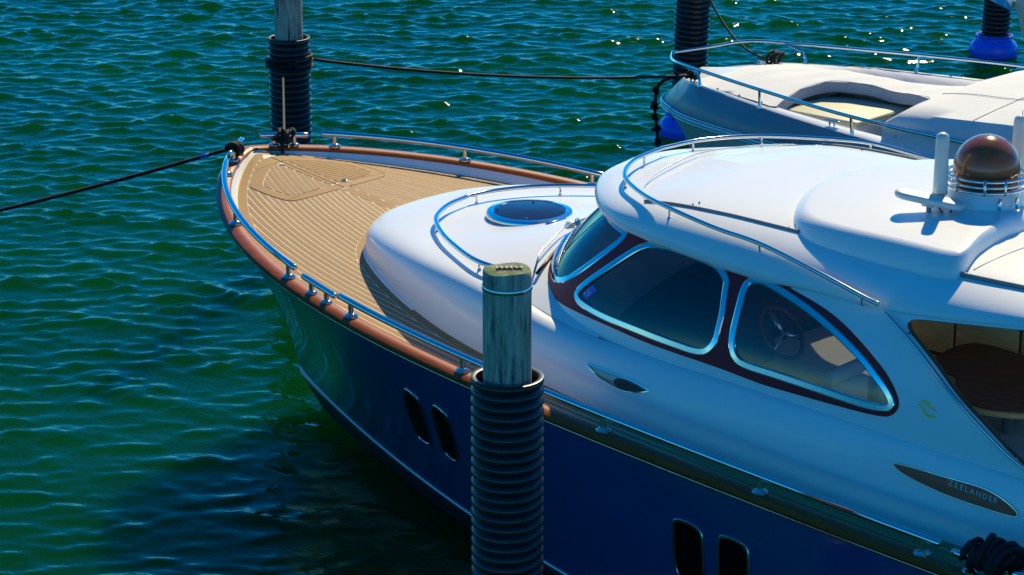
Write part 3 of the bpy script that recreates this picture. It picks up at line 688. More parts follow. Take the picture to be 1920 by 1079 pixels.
def stick(p, h, name='stick_antenna'):
    p = A(*p); S = mesh(name, *lathe([(.040, .09), (.052, .105), (.050, .16), (.046, h - .05), (.040, h - .015), (.02, h), (.003, h + .003)], p, 24), 'antenna_white', Y, True, 50)
    mesh('antenna_foot', *lathe([(.032, -.02), (.034, .04), (.038, .09)], p, 20), 'antenna_white', S); mesh('antenna_collar', *lathe([(.053, .100), (.0535, .104), (.053, .108)], p, 24), 'antenna_grey', S)
stick((7.44, -.33, ZC - .015), .53); stick((7.56, .48, ZC - .02), .53)
# flat GPS bar
def bar():
    c = A(7.47, -.50, ZC + .085); d = nrm(A(-.42, -.9, 0)); d = nrm(A(-.86, -.30, .0)); u = A(-d[1], d[0], 0)
    d = nrm(A(-.52, -.30, .10)) ; u = nrm(np.cross(A(0, 0, 1), d)); n = np.cross(d, u); rows = []
    for z_, k in ((-.028, .72), (-.022, .93), (-.008, 1), (.008, 1), (.018, .92), (.024, .7), (.026, .3)):
        r_ = []
        for a in np.linspace(0, 2 * math.pi, 36, endpoint=False):
            ca, sa = math.cos(a), math.sin(a); e = .084 * k
            r_.append(c + d * (math.copysign(.16, ca) * min(1, abs(ca) * 3) + e * ca) + u * (e * sa) + n * z_)
        rows.append(r_)
    v, f = grid(rows, cv=True); f.append(tuple(range(36))[::-1]); k = len(v) - 36; f.append(tuple(range(k, k + 36)))
    B = mesh('flat_antenna', v, f, 'antenna_white', Y, True, 50)
    p = c - n * .03; mesh('antenna_stem', *tube([p + d * .0, A(p[0], p[1], ZC - .03)], .018, 10), 'antenna_grey', B)
    mesh('bracket', *box(c + A(-.045, -.04, -.05), c + A(.045, .04, -.024), .008), 'antenna_white', B)
    mesh('cable', *tube(catmull([c - n * .03 - d * .06, c - n * .075 - d * .10, c - n * .085 - d * .14, c - n * .03 - d * .165], 6), .006, 6), 'black', B)
bar()
w0 = A(7.68, .30, ZC - .02); WA = mesh('whip_antenna', *lathe([(.020, -.01), (.022, .05), (.022, .14), (.012, .16), (.004, .18), (.003, .62)], w0, 14), 'antenna_white', Y, True, 40)
mesh('antenna_band', *lathe([(.0235, .10), (.0235, .125)], w0, 14), 'sticker_blue', WA)
# horns / small chrome fittings at the guard
for a in (-40, -15): 
    q = D0 + A(.31 * math.cos(math.radians(a)), .31 * math.sin(math.radians(a)), .06); mesh('guard_clamp', *lathe([(.012, -.05), (.016, 0), (.012, .03)], q, 10), 'chrome', DM)

# ------------------------------------------------------------------ bow rails and cleats on the cap
def on_cap(x, sg, dz=0, inn=.05):
    e = .02; t = nrm(A(e * 2, yh(x + e) - yh(max(x - e, 0)), 0)); nn = A(t[1], -t[0], 0); p = A(x, yh(x), 0) + nn * inn
    return A(p[0], sg * max(p[1], 0), zs(x) + .033 + dz)
RH = .115
def cap_rail_seg(x0, x1, posts, sg):
    P = [on_cap(x, sg, RH) for x in np.linspace(x0, x1, max(10, int((x1 - x0) * 9)))]
    R_ = mesh('bow_rail' if x0 < 2 else 'side_rail', *round_tube(P, .0255, 12), 'chrome', Y)
    for x in posts:
        b_ = on_cap(x, sg); mb = MB(); mb.add(*lathe([(.056, 0), (.056, .009), (.045, .020), (.024, .028)], b_, 20)); mb.add(*tube([b_ + A(0, 0, .015), b_ + A(0, 0, RH)], .021, 12)); mb.build('post', 'chrome', R_)
def cleat(x0, x1, sg, name='mooring_cleat'):
    m0 = on_cap(x0, sg); m1 = on_cap(x1, sg); d = nrm(m1 - m0); h = A(0, 0, .095)
    C_ = mesh(name, *round_tube([m0 - d * .12 + h, m0 - d * .06 + h, m0 + h, (m0 + m1) / 2 + h, m1 + h, m1 + d * .06 + h, m1 + d * .12 + h], .025, 12), 'chrome', Y)
    for b_ in (m0, m1):
        mb = MB(); mb.add(*lathe([(.048, 0), (.048, .008), (.038, .018), (.022, .022)], b_, 18)); mb.add(*tube([b_ + A(0, 0, .015), b_ + h], .021, 12)); mb.build('post', 'chrome', C_)
for sg in (-1, 1):
    cap_rail_seg(.36, 2.58, (.43, 1.36, 2.48), sg)
    cleat(.10, .20, sg)
    cleat(2.83, 3.04, sg)
    cap_rail_seg(3.22, 8.72, (3.36, 4.62, 5.98, 7.33, 8.6), sg)
    cleat(8.95, 9.2, sg)
# ------------------------------------------------------------------ port lights in the hull
def hfn(sg): return lambda x, t: A(x, sg * hull(x, t)[0], hull(x, t)[1])
PORTS = [[(3.80, .715), (3.87, .735), (3.945, .712), (3.955, .64), (3.90, .49), (3.83, .405), (3.72, .385), (3.65, .405), (3.66, .50), (3.72, .62)],
         [(4.15, .71), (4.22, .728), (4.295, .70), (4.30, .62), (4.26, .49), (4.19, .40), (4.10, .385), (4.035, .41), (4.045, .50), (4.09, .62)],
         [(6.63, .68), (6.68, .715), (6.80, .718), (6.87, .69), (6.885, .60), (6.885, .46), (6.86, .41), (6.80, .385), (6.68, .385), (6.63, .42), (6.62, .52)],
         [(7.03, .69), (7.08, .726), (7.21, .728), (7.27, .70), (7.285, .60), (7.285, .46), (7.26, .41), (7.20, .385), (7.08, .385), (7.03, .42), (7.02, .52)]]
for sg in (-1, 1):
    for L_ in PORTS:
        W = smooth_loop(L_, 4); ff = hfn(sg); fr = ring(W, ff, A(0, sg, 0), .022, .010, out=.012)
        o = mesh('port_light', *fr, 'steel_dull', Y, True, 40)
        def fo(x, t): return ff(x, t) + A(0, sg * .005, 0)
        mesh('pane', *patch(W, [], fo, (.06, .06)), 'port_glass', o)

# ------------------------------------------------------------------ badges and vents on the superstructure
def shfn(off, sg=-1):
    def fn(s, w):
        p = shell(s, w) + snormal(shell, s, w, A(0, -1, .3)) * off; return A(p[0], sg * abs(p[1]), p[2])
    return fn
BADGE = smooth_loop([(9.654, .499), (9.668, .519), (9.773, .541), (9.928, .553), (10.08, .568), (10.186, .575), (10.285, .563), (10.392, .522), (10.492, .458), (10.517, .420), (10.497, .388), (10.358, .376), (10.115, .371), (9.943, .380), (9.785, .411), (9.691, .453)], 3)
VENT = smooth_loop([(7.305, .413), (7.40, .423), (7.511, .430), (7.735, .435), (7.86, .42), (7.935, .398), (7.905, .365), (7.822, .312), (7.682, .272), (7.528, .285), (7.397, .335)], 3)
for sg in (-1, 1):
    BP = mesh('name_plate', *patch(BADGE, [], shfn(.006, sg), (.08, .04)), 'plate_wood', Y)
    r_ = ring(BADGE, shell, A(0, -1, .3), .010, .014, out=.004); mesh('plate_frame', *(r_ if sg < 0 else mir(r_)), 'steel_dull', BP, True, 40)
    VP = mesh('side_vent', *patch(VENT, [], shfn(.004, sg), (.08, .04)), 'vent_metal', Y)
    r_ = ring(VENT, shell, A(0, -1, .3), .008, .012, out=.002); mesh('vent_frame', *(r_ if sg < 0 else mir(r_)), 'chrome', VP, True, 40)
    hole = smooth_loop([(7.60, .35), (7.64, .395), (7.75, .405), (7.87, .385), (7.90, .37), (7.82, .325), (7.70, .285), (7.62, .30)], 3)
    mesh('vent_opening', *patch(hole, [], shfn(.010, sg), (.08, .04)), 'black', VP)
def text_on(txt, fn, s0, w0, s1, w1, hgt, mat, parent, name, spread=1.0, slant=0):
    """raised letters laid along a line on a surface"""
    cu = bpy.data.curves.new('t', 'FONT'); cu.body = txt; cu.size = 1; cu.space_character = 1.35; cu.resolution_u = 2
    ob = bpy.data.objects.new('t', cu); link(ob); dg = bpy.context.evaluated_depsgraph_get(); me = bpy.data.meshes.new_from_object(ob.evaluated_get(dg))
    bpy.data.objects.remove(ob)
    X = [v_.co.x for v_ in me.vertices]; x0, x1 = min(X), max(X); vs = []
    top = max(v_.co.y for v_ in me.vertices)
    for v_ in me.vertices:
        a = (v_.co.x - x0) / (x1 - x0); s = s0 + (s1 - s0) * a; w = w0 + (w1 - w0) * a; vs.append(fn(s, w + hgt * v_.co.y / top))
    o = mesh(name, vs, [tuple(p.vertices) for p in me.polygons], mat, parent, False); bpy.data.meshes.remove(me); return o
plate = [o for o in Y.children if o.name.startswith('name_plate')]
text_on('ZEELANDER', shfn(.010, -1), 9.985, .478, 10.345, .452, .060, 'letter', plate[0], 'lettering')
# gilt emblem: two interlocking waves
EM = Y
def blade(pts, name):
    vf = patch(smooth_loop(pts, 4), [], lambda s, v: side(s, v) + A(0, -.006, 0), (.05, .03)); mesh(name, *vf, 'gold', Y)
blade([(8.585, .362), (8.62, .378), (8.68, .383), (8.715, .362), (8.74, .338), (8.80, .318), (8.72, .325), (8.685, .335), (8.66, .352), (8.62, .362)], 'emblem')
blade([(8.555, .338), (8.60, .345), (8.625, .325), (8.66, .295), (8.70, .280), (8.76, .283), (8.78, .275), (8.74, .258), (8.68, .256), (8.63, .280), (8.605, .315)], 'emblem')
# stickers on the inside edge of the side window
win2 = [o for o in Y.children if o.name.startswith('window') and 'band' not in o.name][1]
mesh('sticker', *patch([(3.85, .27), (4.02, .25), (4.04, .37), (3.87, .39)], [], sidefn(-.003, -1), (.05, .05)), 'sticker_blue', win2)
text_on('29', sidefn(-.001, -1), 3.885, .285, 3.995, .272, .055, 'sticker_white', win2, 'sticker_number')

# ------------------------------------------------------------------ inside the cabin and the cockpit
INT = mesh('cabin_sole', *box((4.6, -1.5, 1.00), (11.5, 1.5, 1.04)), 'interior_dark', Y, False)
mb = MB(); mb.add(*box((4.9, -1.40, 1.3), (5.75, 1.40, 2.06), .05)); mb.add(*box((5.75, -1.1, 1.3), (5.95, -.1, 2.02), .05)); mb.build('dashboard', 'interior_dark', Y)
def wheel(c, R_=.20):
    c = A(*c); ax = nrm(A(.78, 0, .62)); u = A(0, 1, 0); w = np.cross(ax, u)
    Wl = mesh('steering_wheel', *tube([c + R_ * (math.cos(a) * u + math.sin(a) * w) for a in np.linspace(0, 2 * math.pi, 36, endpoint=False)], .016, 8, closed=True), 'mahogany', Y)
    for a in (math.radians(90), math.radians(210), math.radians(330)):
        mesh('spoke', *tube([c, c + R_ * (math.cos(a) * u + math.sin(a) * w)], .014, 8, rs=[.03, .012]), 'steel_dull', Wl)
    mesh('wheel_hub', *lathe([(.05, -.05), (.055, .0), (.035, .02)], c, 16, ax), 'black', Wl)
wheel((6.45, -.76, 2.13))
for yy in (-.75, -.1):
    S_ = mesh('helm_seat', *box((6.65, yy - .26, 1.40), (7.03, yy + .26, 1.55), .05), 'seat_cream', Y)
    mesh('seat_back', *box((6.94, yy - .25, 1.55), (7.06, yy + .25, 1.90), .05), 'seat_cream', S_); mesh('headrest', *round_tube([A(7.0, yy - .18, 1.96), A(7.0, yy + .18, 1.96)], .055), 'seat_cream', S_)
    mesh('seat_pedestal', *lathe([(.12, 1.04), (.06, 1.1), (.06, 1.46)], (6.95, yy, 0), 16), 'steel_dull', S_)
CB = mesh('cabinet', *box((6.3, .85, 1.04), (10.8, 1.36, 2.36), .02), 'dark_wood', Y)
for i, x in enumerate(np.arange(6.35, 10.5, .56)):
    for z0, z1 in ((1.10, 1.62), (1.65, 1.97), (2.0, 2.33)): mesh('cabinet_panel', *box((x, .832, z0), (x + .535, .852, z1), .006), 'cabinet', CB, True, 30)
def table():
    O = [(7.25, .55), (7.95, .48), (8.35, .42), (8.45, .2), (8.40, -.35), (8.2, -.55), (7.95, -.60), (7.70, -.45), (7.55, -.18), (7.35, -.18), (7.22, -.02)]
    P = catmull([A(*p) for p in O], 4, True); rows = [[A(p[0], p[1], z) if k == 1 else A(7.85 + (p[0] - 7.85) * k, p[1] * k, z) for p in P] for z, k in ((1.85, .97), (1.86, 1), (1.90, 1), (1.91, .985))]
    v, f = grid(rows, cv=True); n = len(P); f.append(tuple(range(n))[::-1]); k = len(v) - n; f.append(tuple(range(k, k + n)))
    T_ = mesh('cockpit_table', v, f, 'dark_wood', Y, True, 40); mesh('table_edge', *tube([A(p[0], p[1], 1.875) for p in P], .022, 8, closed=True), 'cabinet', T_)
    mesh('table_leg', *lathe([(.14, 1.04), (.05, 1.08), (.05, 1.86)], (7.9, 0, 0), 16), 'steel_dull', T_)
table()
SE = mesh('cockpit_seat', *box((8.1, .25, 1.04), (10.4, .84, 1.45), .04), 'cushion', Y); mesh('seat_back', *box((8.1, .70, 1.45), (10.4, .83, 1.80), .04), 'cushion', SE)
SE = mesh('cockpit_seat', *box((8.7, -1.4, 1.04), (10.4, -.8, 1.50), .04), 'cushion', Y)

# ================================================================== MOORING PILES
def pile(x, y, sleeve_top, post_top, label, float_=False, lean=(0, 0), d=.45, seed=0, strap=False):
    r = np.random.default_rng(seed)
    P = empty('mooring_pile', (x, y, 0)); tag(P, label, 'pile', 'mooring piles in corrugated sleeves')
    ax = nrm(A(lean[0], lean[1], 1))
    # corrugated sleeve
    prof = []; pitch = .0655; R0 = d / 2 - .020; z = -.9
    while z < sleeve_top - .05:
        for k, q in ((0, 0), (.16, .45), (.30, .85), (.45, 1), (.60, 1), (.75, .85), (.88, .45)): prof.append((R0 + .020 * q * (1 + .0), z + k * pitch))
        z += pitch
    prof += [(R0 + .004, sleeve_top - .03), (R0 + .016, sleeve_top - .02), (R0 + .018, sleeve_top - .004), (R0 + .006, sleeve_top), (R0 - .012, sleeve_top - .006), (R0 - .016, sleeve_top - .5)]
    mesh('sleeve', *lathe(prof, (0, 0, 0), 40, ax, caps=False), 'rubber', P, True, 60)
    # timber post with an uneven, slightly domed, weathered head
    n = 36; Rp = .148; rows = []; wob = 1 + .012 * r.standard_normal(n).cumsum() * .12; wob -= np.linspace(0, wob[-1] - wob[0], n)
    for z, k in [(-.9, 1)] + [(zz, 1) for zz in np.linspace(sleeve_top - .6, post_top - .04, 10)] + [(post_top - .015, .99), (post_top - .002, .955), (post_top + .002, .8), (post_top + .004, .4), (post_top + .005, .02)]:
        rows.append([A(Rp * k * wob[i] * math.cos(a), Rp * k * wob[i] * math.sin(a), z + (.006 * math.sin(3 * a + seed) if z > post_top - .03 and k > .7 else 0)) for i, a in enumerate(np.linspace(0, 2 * math.pi, n, endpoint=False))])
    v, f = grid(rows, cv=True); M3 = Matrix.Identity(3); v = [A(p[0] + ax[0] / ax[2] * p[2], p[1] + ax[1] / ax[2] * p[2], p[2]) for p in v]
    mesh('post', v, f, 'post_wood', P, True, 50)
    if strap:
        mesh('strap', *lathe([(Rp + .002, post_top - .125), (Rp + .005, post_top - .122), (Rp + .005, post_top - .098), (Rp + .002, post_top - .095)], (0, 0, 0), 40, ax, caps=False), 'steel_dull', P)
        for i in range(16):   # splintered remains of an old pad on the head
            a = -.6 + i * .0; px_ = -.07 + .009 * i; py_ = .012 + .02 * math.sin(i * 2.1) * .4; l_ = .022 + .02 * r.random()
            c = A(px_ * .8 + .01, px_ * .75 + .01, post_top + .008); dr = nrm(A(.75, -.66, 0)); mesh('splinter', *box(c - A(.004, .004, .003), c + A(.004, .004, .006)) if False else tube([c - dr * l_ * .6 + A(0, 0, .0), c + dr * l_ + A(0, 0, .004)], .0042, 5), 'antenna_white' if i % 3 == 0 else 'mahogany', P)
    return P
pile(6.81, -4.09, 2.765, 3.44, 'grey timber pile with green algae-topped head standing in front of the blue yacht', seed=3, strap=True)
pile(-2.96, 3.34, 2.31, 4.3, 'pile with tall pale timber post above its sleeve, beyond the yacht\'s bow', seed=4)
pile(-2.86, 10.05, 2.9, 3.9, 'dark corrugated pile beside the bow of the white canvas-covered boat', seed=5, lean=(.02, .03))
pile(-2.47, 16.67, 2.9, 3.9, 'corrugated pile standing in open water with a bright blue float collar at its foot', seed=6, lean=(.02, .02), d=.42)
pile(-2.95, -3.30, 2.4, 3.4, 'pile holding the far end of the yacht\'s port bow line', seed=7)
def pile_float(x, y, label, k=1.0):
    prof = [(.23, .05), (.33, .04), (.345, .09), (.345, .15), (.32, .215), (.285, .25), (.255, .27), (.25, .30), (.268, .315), (.27, .335), (.25, .345), (.23, .335)]
    o = mesh('float_collar', *lathe([(r_ * k, z * k) for r_, z in prof], (0, 0, -.02), 40, caps=False), 'blue_plastic', None, True, 50); o.location = (x, y, 0)
    mesh('fouled_base', *lathe([(.22 * k, -.2), (.335 * k, -.15), (.345 * k, .03), (.32 * k, .055)], (0, 0, -.02), 32, caps=False), 'antifoul', o)
    for a in range(8): mesh('bolt_hole', *lathe([(.012, 0), (.010, .006)], (.262 * k * math.cos(a * .785), .262 * k * math.sin(a * .785), .255 * k), 8, (math.cos(a * .785), math.sin(a * .785), .3)), 'black', o)
    tag(o, label, 'float', 'blue float collars around the piles')
pile_float(-2.86, 10.05, 'blue plastic float collar half hidden behind the bow of the canvas-covered boat')
pile_float(-2.47, 16.67, 'bright blue plastic float collar around the pile in open water')

# ================================================================== SECOND BOAT
B2 = empty('moored_boat', (0, 9.1, 0)); tag(B2, 'white open motorboat under pale canvas covers with a low steel bow rail', 'boat')
CY = 9.1
RUB = [(-2.36, 0, .78), (-2.22, .34, .785), (-1.9, .62, .79), (-1.35, .95, .80), (-.16, 1.38, .85), (.45, 1.50, .86), (1.5, 1.68, .86), (3, 1.78, .86), (7, 1.80, .85)]
GUN = [(-2.05, 0, 1.10), (-1.93, .32, 1.11), (-1.65, .60, 1.14), (-1.2, .86, 1.18), (-.04, 1.28, 1.20), (.6, 1.46, 1.20), (1.49, 1.66, 1.20), (2.8, 1.80, 1.20), (7, 1.83, 1.20)]
WLN = [(-1.85, 0, -.25), (-1.75, .10, -.25), (-1.5, .24, -.25), (-1.0, .50, -.25), (0, .95, -.25), (.6, 1.15, -.25), (1.5, 1.38, -.25), (3, 1.55, -.25), (7, 1.6, -.25)]
def b2(P, s, sg): p = cr(np.array(P), s); return A(p[0], sg * p[1], p[2])
S2 = np.linspace(0, 8, 57)
for nm, lo_, hi_, mt in (('hull', WLN, RUB, 'gelcoat'), ('topside', RUB, GUN, 'slate')):
    mb = MB()
    for sg in (-1, 1):
        rows = []
        for w in np.linspace(0, 1, 9):
            rows.append([b2(lo_, s, sg) + (b2(hi_, s, sg) - b2(lo_, s, sg)) * A(w, w, w) + A(0, sg * (-.10 if nm == 'hull' else .035) * math.sin(math.pi * w) * min(1, s), 0) for s in S2])
        v, f = grid(rows); mb.add(v, f if sg > 0 else [q[::-1] for q in f])
    mb.build(nm, mt, B2, sharp=60)
for dz, r_, mt in ((.0, .020, 'gelcoat'), (.035, .011, 'chrome'), (-.035, .012, 'chrome')):
    L_ = [b2(RUB, s, -1) + A(-.01, -.012, dz) for s in S2]; R_ = [b2(RUB, s, 1) + A(-.01, .012, dz) for s in S2]
    mesh('rub_strake', *tube(R_[::-1] + L_[1:], r_, 8), mt, B2)
# side decks inside the gunwale, cockpit sole
rows = [[b2(GUN, s, sg) * A(1, k, 1) + A((1 - k) * (.9 if s < 2 else .1), 0, z_) for s in S2] for sg in (-1,) for k, z_ in ((1, .0), (.985, .018), (.90, .02), (.86, .0))]
for sg in (-1, 1):
    rows = [[A(b2(GUN, s, sg)[0] + (1 - k) * .9 * max(0, 1 - s / 3), b2(GUN, s, sg)[1] * k, b2(GUN, s, sg)[2] + z_) for s in S2] for k, z_ in ((1, .0), (.985, .018), (.90, .02), (.87, .0), (.86, -.35))]
    v, f = grid(rows); mesh('side_deck', v, f if sg > 0 else [q[::-1] for q in f], 'gelcoat', B2, True, 50)
mesh('foredeck', *grid([[A(x, y * h, 1.155 + .03 * (1 - y * y)) for y in np.linspace(-1, 1, 9)] for x, h in ((-1.9, .1), (-1.6, .45), (-1.2, .75), (-.6, 1.0), (-.3, 1.1))]), 'gelcoat', B2)
mesh('cockpit_sole', *box((-.4, -1.55, .45), (6.9, 1.55, .5)), 'gelcoat_dull', B2, False)
# front canvas: stretched between the gunwales, notch left open over the port cockpit
def gunh(x): P = np.array(GUN); return float(np.interp(x, P[:, 0], P[:, 1]))
def canz(x, y):
    h = gunh(x) * .95; q = min(1, abs(y) / max(h, .05))
    base = float(np.interp(x, [-1.75, -1.2, -.2, 1.0, 1.9, 2.4], [1.135, 1.20, 1.235, 1.22, 1.30, 1.42]))
    sag = .11 * (1 - q ** 2) * math.sin(max(0, min(1, (x + 1.75) / 1.6)) * math.pi / 2) - .28 * math.exp(-((y / max(h, .05) - .66) / .14) ** 2) * math.exp(-((x - .55) / 1.05) ** 4)
    return base + sag + .012 * math.sin(5 * x + 3 * y) * (1 - q) + .006 * math.sin(13 * x - 7 * y) * (1 - q)
out_c = [(x, gunh(x) * .955) for x in np.linspace(-1.78, 2.25, 30)]
out_c = [(x, -y) for x, y in out_c if x < .05] + [(.10, -1.22), (.06, -1.05), (-.02, -.6), (.05, -.22), (.3, -.06), (.8, -.03), (1.25, -.10), (1.5, -.28), (1.62, -.6), (1.70, -1.2), (1.74, -1.55), (2.2, -1.62)] + [(2.25, y) for y in np.linspace(-1.4, 1.55, 9)] + out_c[::-1][1:]
vf = patch(out_c, [], lambda x, y: A(x, y, canz(x, y)), (.09, .09)); CV = mesh('bow_cover', *vf, 'canvas', B2)
nt = [(.10, -1.22), (.06, -1.05), (-.02, -.6), (.05, -.22), (.3, -.06), (.8, -.03), (1.25, -.10), (1.5, -.28), (1.62, -.6), (1.70, -1.2)]
pn = catmull([A(*p) for p in nt], 5)
mesh('cover_hem', *grid([[A(p[0], p[1], canz(*p) + .004) for p in pn], [A(p[0] + .01, p[1] - .008, canz(*p) - .06) for p in pn], [A(p[0] + .0, p[1] + .01, canz(*p) - .13) for p in pn]]), 'canvas_grey', CV)
for sg in (-1, 1):
    for x in np.arange(-1.4, 1.9, .42):
        if sg < 0 and x > .0: continue
        mesh('cover_stud', *lathe([(.014, 0), (.012, .008), (.004, .012)], (x, sg * gunh(x) * .945, canz(x, gunh(x) * .945) + .003), 10), 'chrome', CV)
# aft canvas: boxy cover over the console
def aft_cover():
    mb = MB(); X = np.linspace(1.80, 6.5, 26); rows = []
    for x in X:
        h = gunh(x) * .985; top = 1.60 + .16 * min(1, (x - 1.8) / 1.6); fr = min(1, (x - 1.80) / .10); t_ = 1.24 + (top - 1.24) * (.62 + .38 * fr)
        r_ = []
        for q, zz in ((-1.0, 0), (-.995, .25), (-.985, .62), (-.95, .80), (-.75, .88), (-.4, .97), (0, 1.0), (.4, .97), (.75, .88), (.93, .70), (.98, .4), (1.0, .0)):
            y = q * h; z_ = 1.215 + (t_ - 1.215) * zz + .010 * math.sin(6 * x + 9 * y) * (1 if abs(q) < .9 else .3); r_.append(A(x + .10 * max(0, q) * (1 if x < 1.9 else .2), y, z_))
        rows.append(r_)
    v, f = grid(rows); f.append(tuple(range(12))); o = mesh('console_cover', v, f, 'canvas', B2, True, 45)
    mesh('cover_seam', *tube([r_[5] + A(0, -.1, .002) for r_ in rows], .004, 5), 'canvas_grey', o)
    mesh('cover_seam', *tube([A(2.9, q * 1.7, 1.3) if False else p + A(0, 0, .004) for p in rows[6][3:10]], .004, 5), 'canvas_grey', o)
    for x in (2.0, 2.7, 3.4): mesh('cover_stud', *lathe([(.018, 0), (.014, .008), (.004, .012)], (x, -gunh(x) * .99, 1.30), 10, (0, -1, .1)), 'chrome', o)
aft_cover()
# beige seat pad and its locker in the open well
SP = mesh('seat_locker', *box((.02, -.95, .5), (1.00, .10, 1.10), .02), 'gelcoat_dull', B2); mesh('seat_pad', *box((.0, -.97, 1.10), (1.02, .12, 1.15), .025), 'beige', SP)
mesh('locker_vent', *box((.56, -.962, .98), (.76, -.951, 1.07)), 'black', SP, False)
# low rail
def rail2():
    NR = [(-2.34, -.02, 1.30), (-1.95, -.50, 1.34), (-1.45, -.84, 1.40), (-.09, -1.29, 1.41), (1.40, -1.66, 1.41), (3, -1.82, 1.41), (6, -1.85, 1.41)]
    FR = [(-2.34, .02, 1.30), (-2.10, .40, 1.335), (-1.78, .80, 1.39), (-1.1, 1.02, 1.405), (.24, 1.42, 1.41), (1.5, 1.72, 1.41), (3, 1.86, 1.41), (6, 1.88, 1.41)]
    p = catmull([A(*q) for q in FR], 8)[::-1] + catmull([A(*q) for q in NR], 8)
    R_ = mesh('bow_rail', *tube(p, .021, 10), 'chrome', B2)
    for a, b_ in (((-1.62, -.74, 1.37), (-1.28, -.84, 1.19)), ((-.09, -1.29, 1.40), (-.09, -1.28, 1.2)), ((1.40, -1.66, 1.40), (1.40, -1.63, 1.2)), ((3.0, -1.82, 1.40), (3.0, -1.78, 1.2)), ((-1.35, .93, 1.395), (-1.05, .93, 1.2)), ((.24, 1.42, 1.40), (.24, 1.38, 1.2)), ((1.7, 1.75, 1.4), (1.7, 1.70, 1.2)), ((3.2, 1.86, 1.4), (3.2, 1.8, 1.2))):
        mid = (A(*a) + A(*b_)) / 2 + (A(.10, 0, .03) if abs(a[0] - b_[0]) > .1 else A(0, 0, 0))
        mb = MB(); mb.add(*tube(catmull([A(*a), mid, A(*b_)], 5), .015, 8)); mb.add(*lathe([(.030, 0), (.024, .03), (.014, .07)], A(*b_), 12)); mb.build('post', 'chrome', R_)
    for q in ((-1.55, -.62, 1.16), (-1.45, .62, 1.17), (1.05, -1.50, 1.225)):
        mb = MB(); c = A(*q); mb.add(*round_tube([c + A(-.09, 0, .05), c + A(.09, 0, .05)], .014)); mb.add(*tube([c + A(-.03, 0, 0), c + A(-.03, 0, .05)], .012, 8)); mb.add(*tube([c + A(.03, 0, 0), c + A(.03, 0, .05)], .012, 8)); mb.build('mooring_cleat', 'chrome', B2)
rail2()

# ================================================================== THIRD BOAT, only its stem and anchor reach into the place
B3 = empty('moored_boat', (-.60, 13.8, 0)); tag(B3, 'grey-green boat stem with a plough anchor on its roller, beside the open-water pile', 'boat')
def h3(w, s):
    x = .0 + s * 5; st = .75 * (1 - w); h = 1.5 * (1 - math.exp(-max(0, x - st * 0) * .8)) * (.35 + .65 * w); return st + x, h, -.2 + 2.0 * w
mb = MB()
for sg in (-1, 1):
    rows = [[A(h3(w, s)[0], sg * h3(w, s)[1], h3(w, s)[2]) for s in np.linspace(0, 1, 24) ** 1.5] for w in np.linspace(0, 1, 10)]; v, f = grid(rows); mb.add(v, f if sg > 0 else [q[::-1] for q in f])
mb.build('hull', 'gelcoat_dull', B3)
mesh('deck', *grid([[A(h3(1, s)[0], k * h3(1, s)[1], 1.8 + .03 * (1 - k * k)) for k in np.linspace(-1, 1, 7)] for s in np.linspace(0, 1, 24) ** 1.5]), 'gelcoat_dull', B3)
AN = mesh('anchor', [(-.22, -.14, 1.50), (.32, -.32, 1.415), (.02, .12, 1.52), (-.18, .02, 1.60), (.04, -.10, 1.56)], [(0, 1, 4), (1, 2, 4), (2, 3, 4), (3, 0, 4), (0, 3, 2, 1)], 'steel_dull', B3, False)
mesh('anchor_shank', *tube([A(-.10, -.02, 1.58), A(.1, -.0, 1.84), A(.6, 0, 1.86)], .03, 8), 'steel_dull', AN)

# ================================================================== ROPES
def sag_rope(name, a, b, sag, r, label, mat='rope_black', n=28, group=None):
    a = A(*a); b = A(*b); P = [a + (b - a) * t - A(0, 0, sag * 4 * t * (1 - t)) for t in np.linspace(0, 1, n)]
    o = mesh(name, *tube(P, r, 8), mat); tag(o, label, 'rope', group); return o
def coil(c, d, L, R_, turns, r, seed, parent=None, name='rope_turns'):
    """loose turns of rope round a cleat bar"""
    q = np.random.default_rng(seed); c = A(*c); d = nrm(A(*d)); u = nrm(np.cross(d, A(0, 0, 1))); w = np.cross(u, d); pts = []
    for t in np.linspace(0, 1, turns * 12):
        a = t * turns * 2 * math.pi; k = R_ * (1 + .35 * math.sin(a * .37 + seed)); pts.append(c + d * L * (.5 * math.sin(t * 9 + seed) + .15 * math.sin(a)) + u * k * math.cos(a) + w * (k * .8 * math.sin(a) + .01))
    return mesh(name, *tube(pts, r, 7), 'rope_black', parent)
cp = lambda x, sg, dz: on_cap(x, sg, dz)
o = sag_rope('mooring_line', cp(.16, -1, .10), (-2.78, -3.14, 1.36), .06, .017, 'taut black mooring line running from the yacht\'s port bow cleat out over open water', group='black mooring lines')
mesh('rope_mark', *tube([cp(.16, -1, .10) + (A(-2.78, -3.14, 1.36) - cp(.16, -1, .10)) * t - A(0, 0, .06 * 4 * t * (1 - t)) for t in (.055, .075)], .019, 8), 'rope_blue', o)
coil(cp(.15, -1, .085), (1, -1.9, 0), .11, .045, 5, .017, 1, o); coil(cp(.15, -1, .07), (1, -1.6, 0), .06, .055, 3, .017, 5, o)
s0 = cp(.15, 1, .09)
o = sag_rope('mooring_line', s0, (-2.83, 3.12, 1.98), .05, .013, 'black line from the yacht\'s starboard bow cleat up to the tall timber-post pile', group='black mooring lines')
coil(s0, (1, 1.9, 0), .16, .045, 6, .016, 2, o); coil(s0 - A(0, 0, .02), (1, 1.6, 0), .10, .055, 3, .016, 6, o)
mesh('rope_end', *tube([s0 + A(.02, -.03, .0), s0 + A(.05, -.07, -.06), s0 + A(.06, -.08, -.14)], .016, 8), 'rope_black', o)
lp = A(-2.96, 3.34, 2.05)
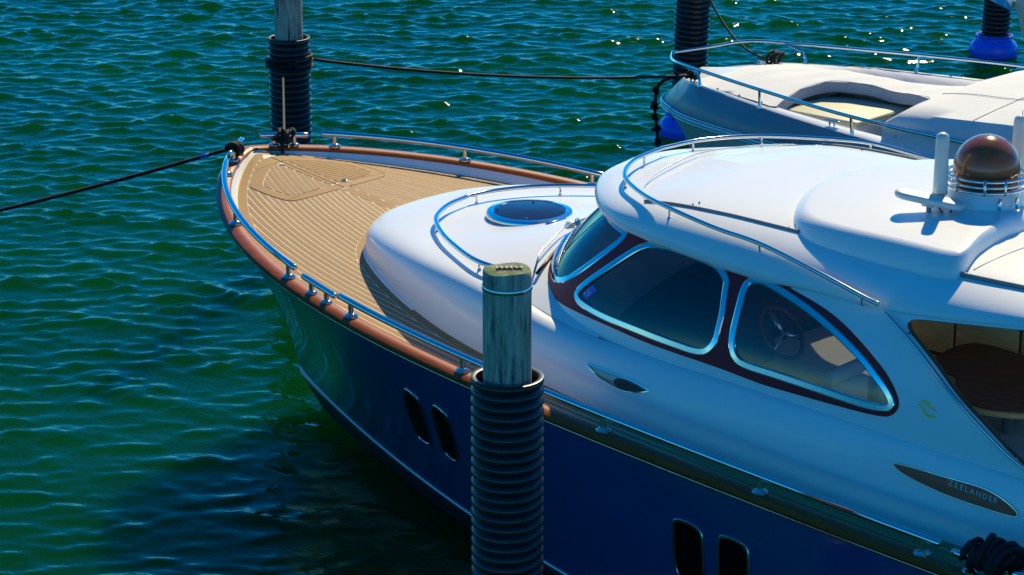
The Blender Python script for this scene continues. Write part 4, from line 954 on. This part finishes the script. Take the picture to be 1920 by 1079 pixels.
o = sag_rope('mooring_line', lp + A(.06, .21, .0), (-1.55, 8.48, 1.24), .10, .016, 'black line slung from the tall timber-post pile to the canvas-covered boat\'s bow', group='black mooring lines')
for dz in (0, .045, -.04): mesh('pile_hitch', *tube([lp + A(.238 * math.cos(a), .238 * math.sin(a), dz + .02 * math.sin(a + dz * 30)) for a in np.linspace(0, 2 * math.pi, 40, endpoint=False)], .017, 7, closed=True), 'rope_black', o)
coil(lp + A(.14, -.10, 0) * 1.25, (.4, .6, .2), .06, .04, 4, .016, 3, o)
coil((-1.55, 8.48, 1.235), (1, .2, 0), .12, .045, 5, .018, 4, o)
o = sag_rope('mooring_line', (-2.72, 10.24, 1.80), (-1.45, 9.74, 1.26), .16, .014, 'black line sagging from the leaning pile to the canvas-covered boat\'s starboard cleat', group='black mooring lines')
coil((-1.30, 9.76, 1.27), (1, .3, 0), .16, .075, 6, .017, 8, o)
# knotted line hanging over the second boat's stem
P = catmull([A(-1.6, 8.45, 1.25), A(-1.98, 8.42, 1.10), A(-2.08, 8.44, .80), A(-2.06, 8.47, .45), A(-2.02, 8.46, .15), A(-2.0, 8.46, -.1)], 10)
o = mesh('hanging_line', *tube(P, .020, 8), 'rope_black'); tag(o, 'knotted black line hanging from the canvas-covered boat\'s bow down into the water', 'rope')
for i, t in enumerate((14, 20, 24, 28, 33, 38, 42)): coil(P[t], (0, .1, 1), .06, .030 + .012 * (i % 2), 2, .016, 20 + i, o, 'knot')
# heap on the yacht's after cleat
c0 = (cp(9.0, -1, .10) + cp(9.15, -1, .10)) / 2
o = coil(c0 + A(.02, 0, .02), (1, 0, 0), .22, .075, 9, .020, 11, None, 'rope_heap'); tag(o, 'tangled black rope heaped on the yacht\'s cleat aft of the name plate', 'rope')
for k in range(4): coil(c0 + A(.06 * k - .08, .01 * k, .05 - .02 * k), (1, .3 - .2 * k, .2), .16, .085 + .012 * k, 4, .019, 30 + k, o)

mesh('cockpit_sole', *box((8.2, -1.45, 1.045), (12.4, 1.45, 1.06)), 'teak', Y, False)  # lighter sole added over the dark one to bounce daylight into the cockpit
mesh('aft_bulkhead', *box((12.3, -1.5, 1.0), (12.5, 1.5, 1.9), .03), 'gelcoat', Y)
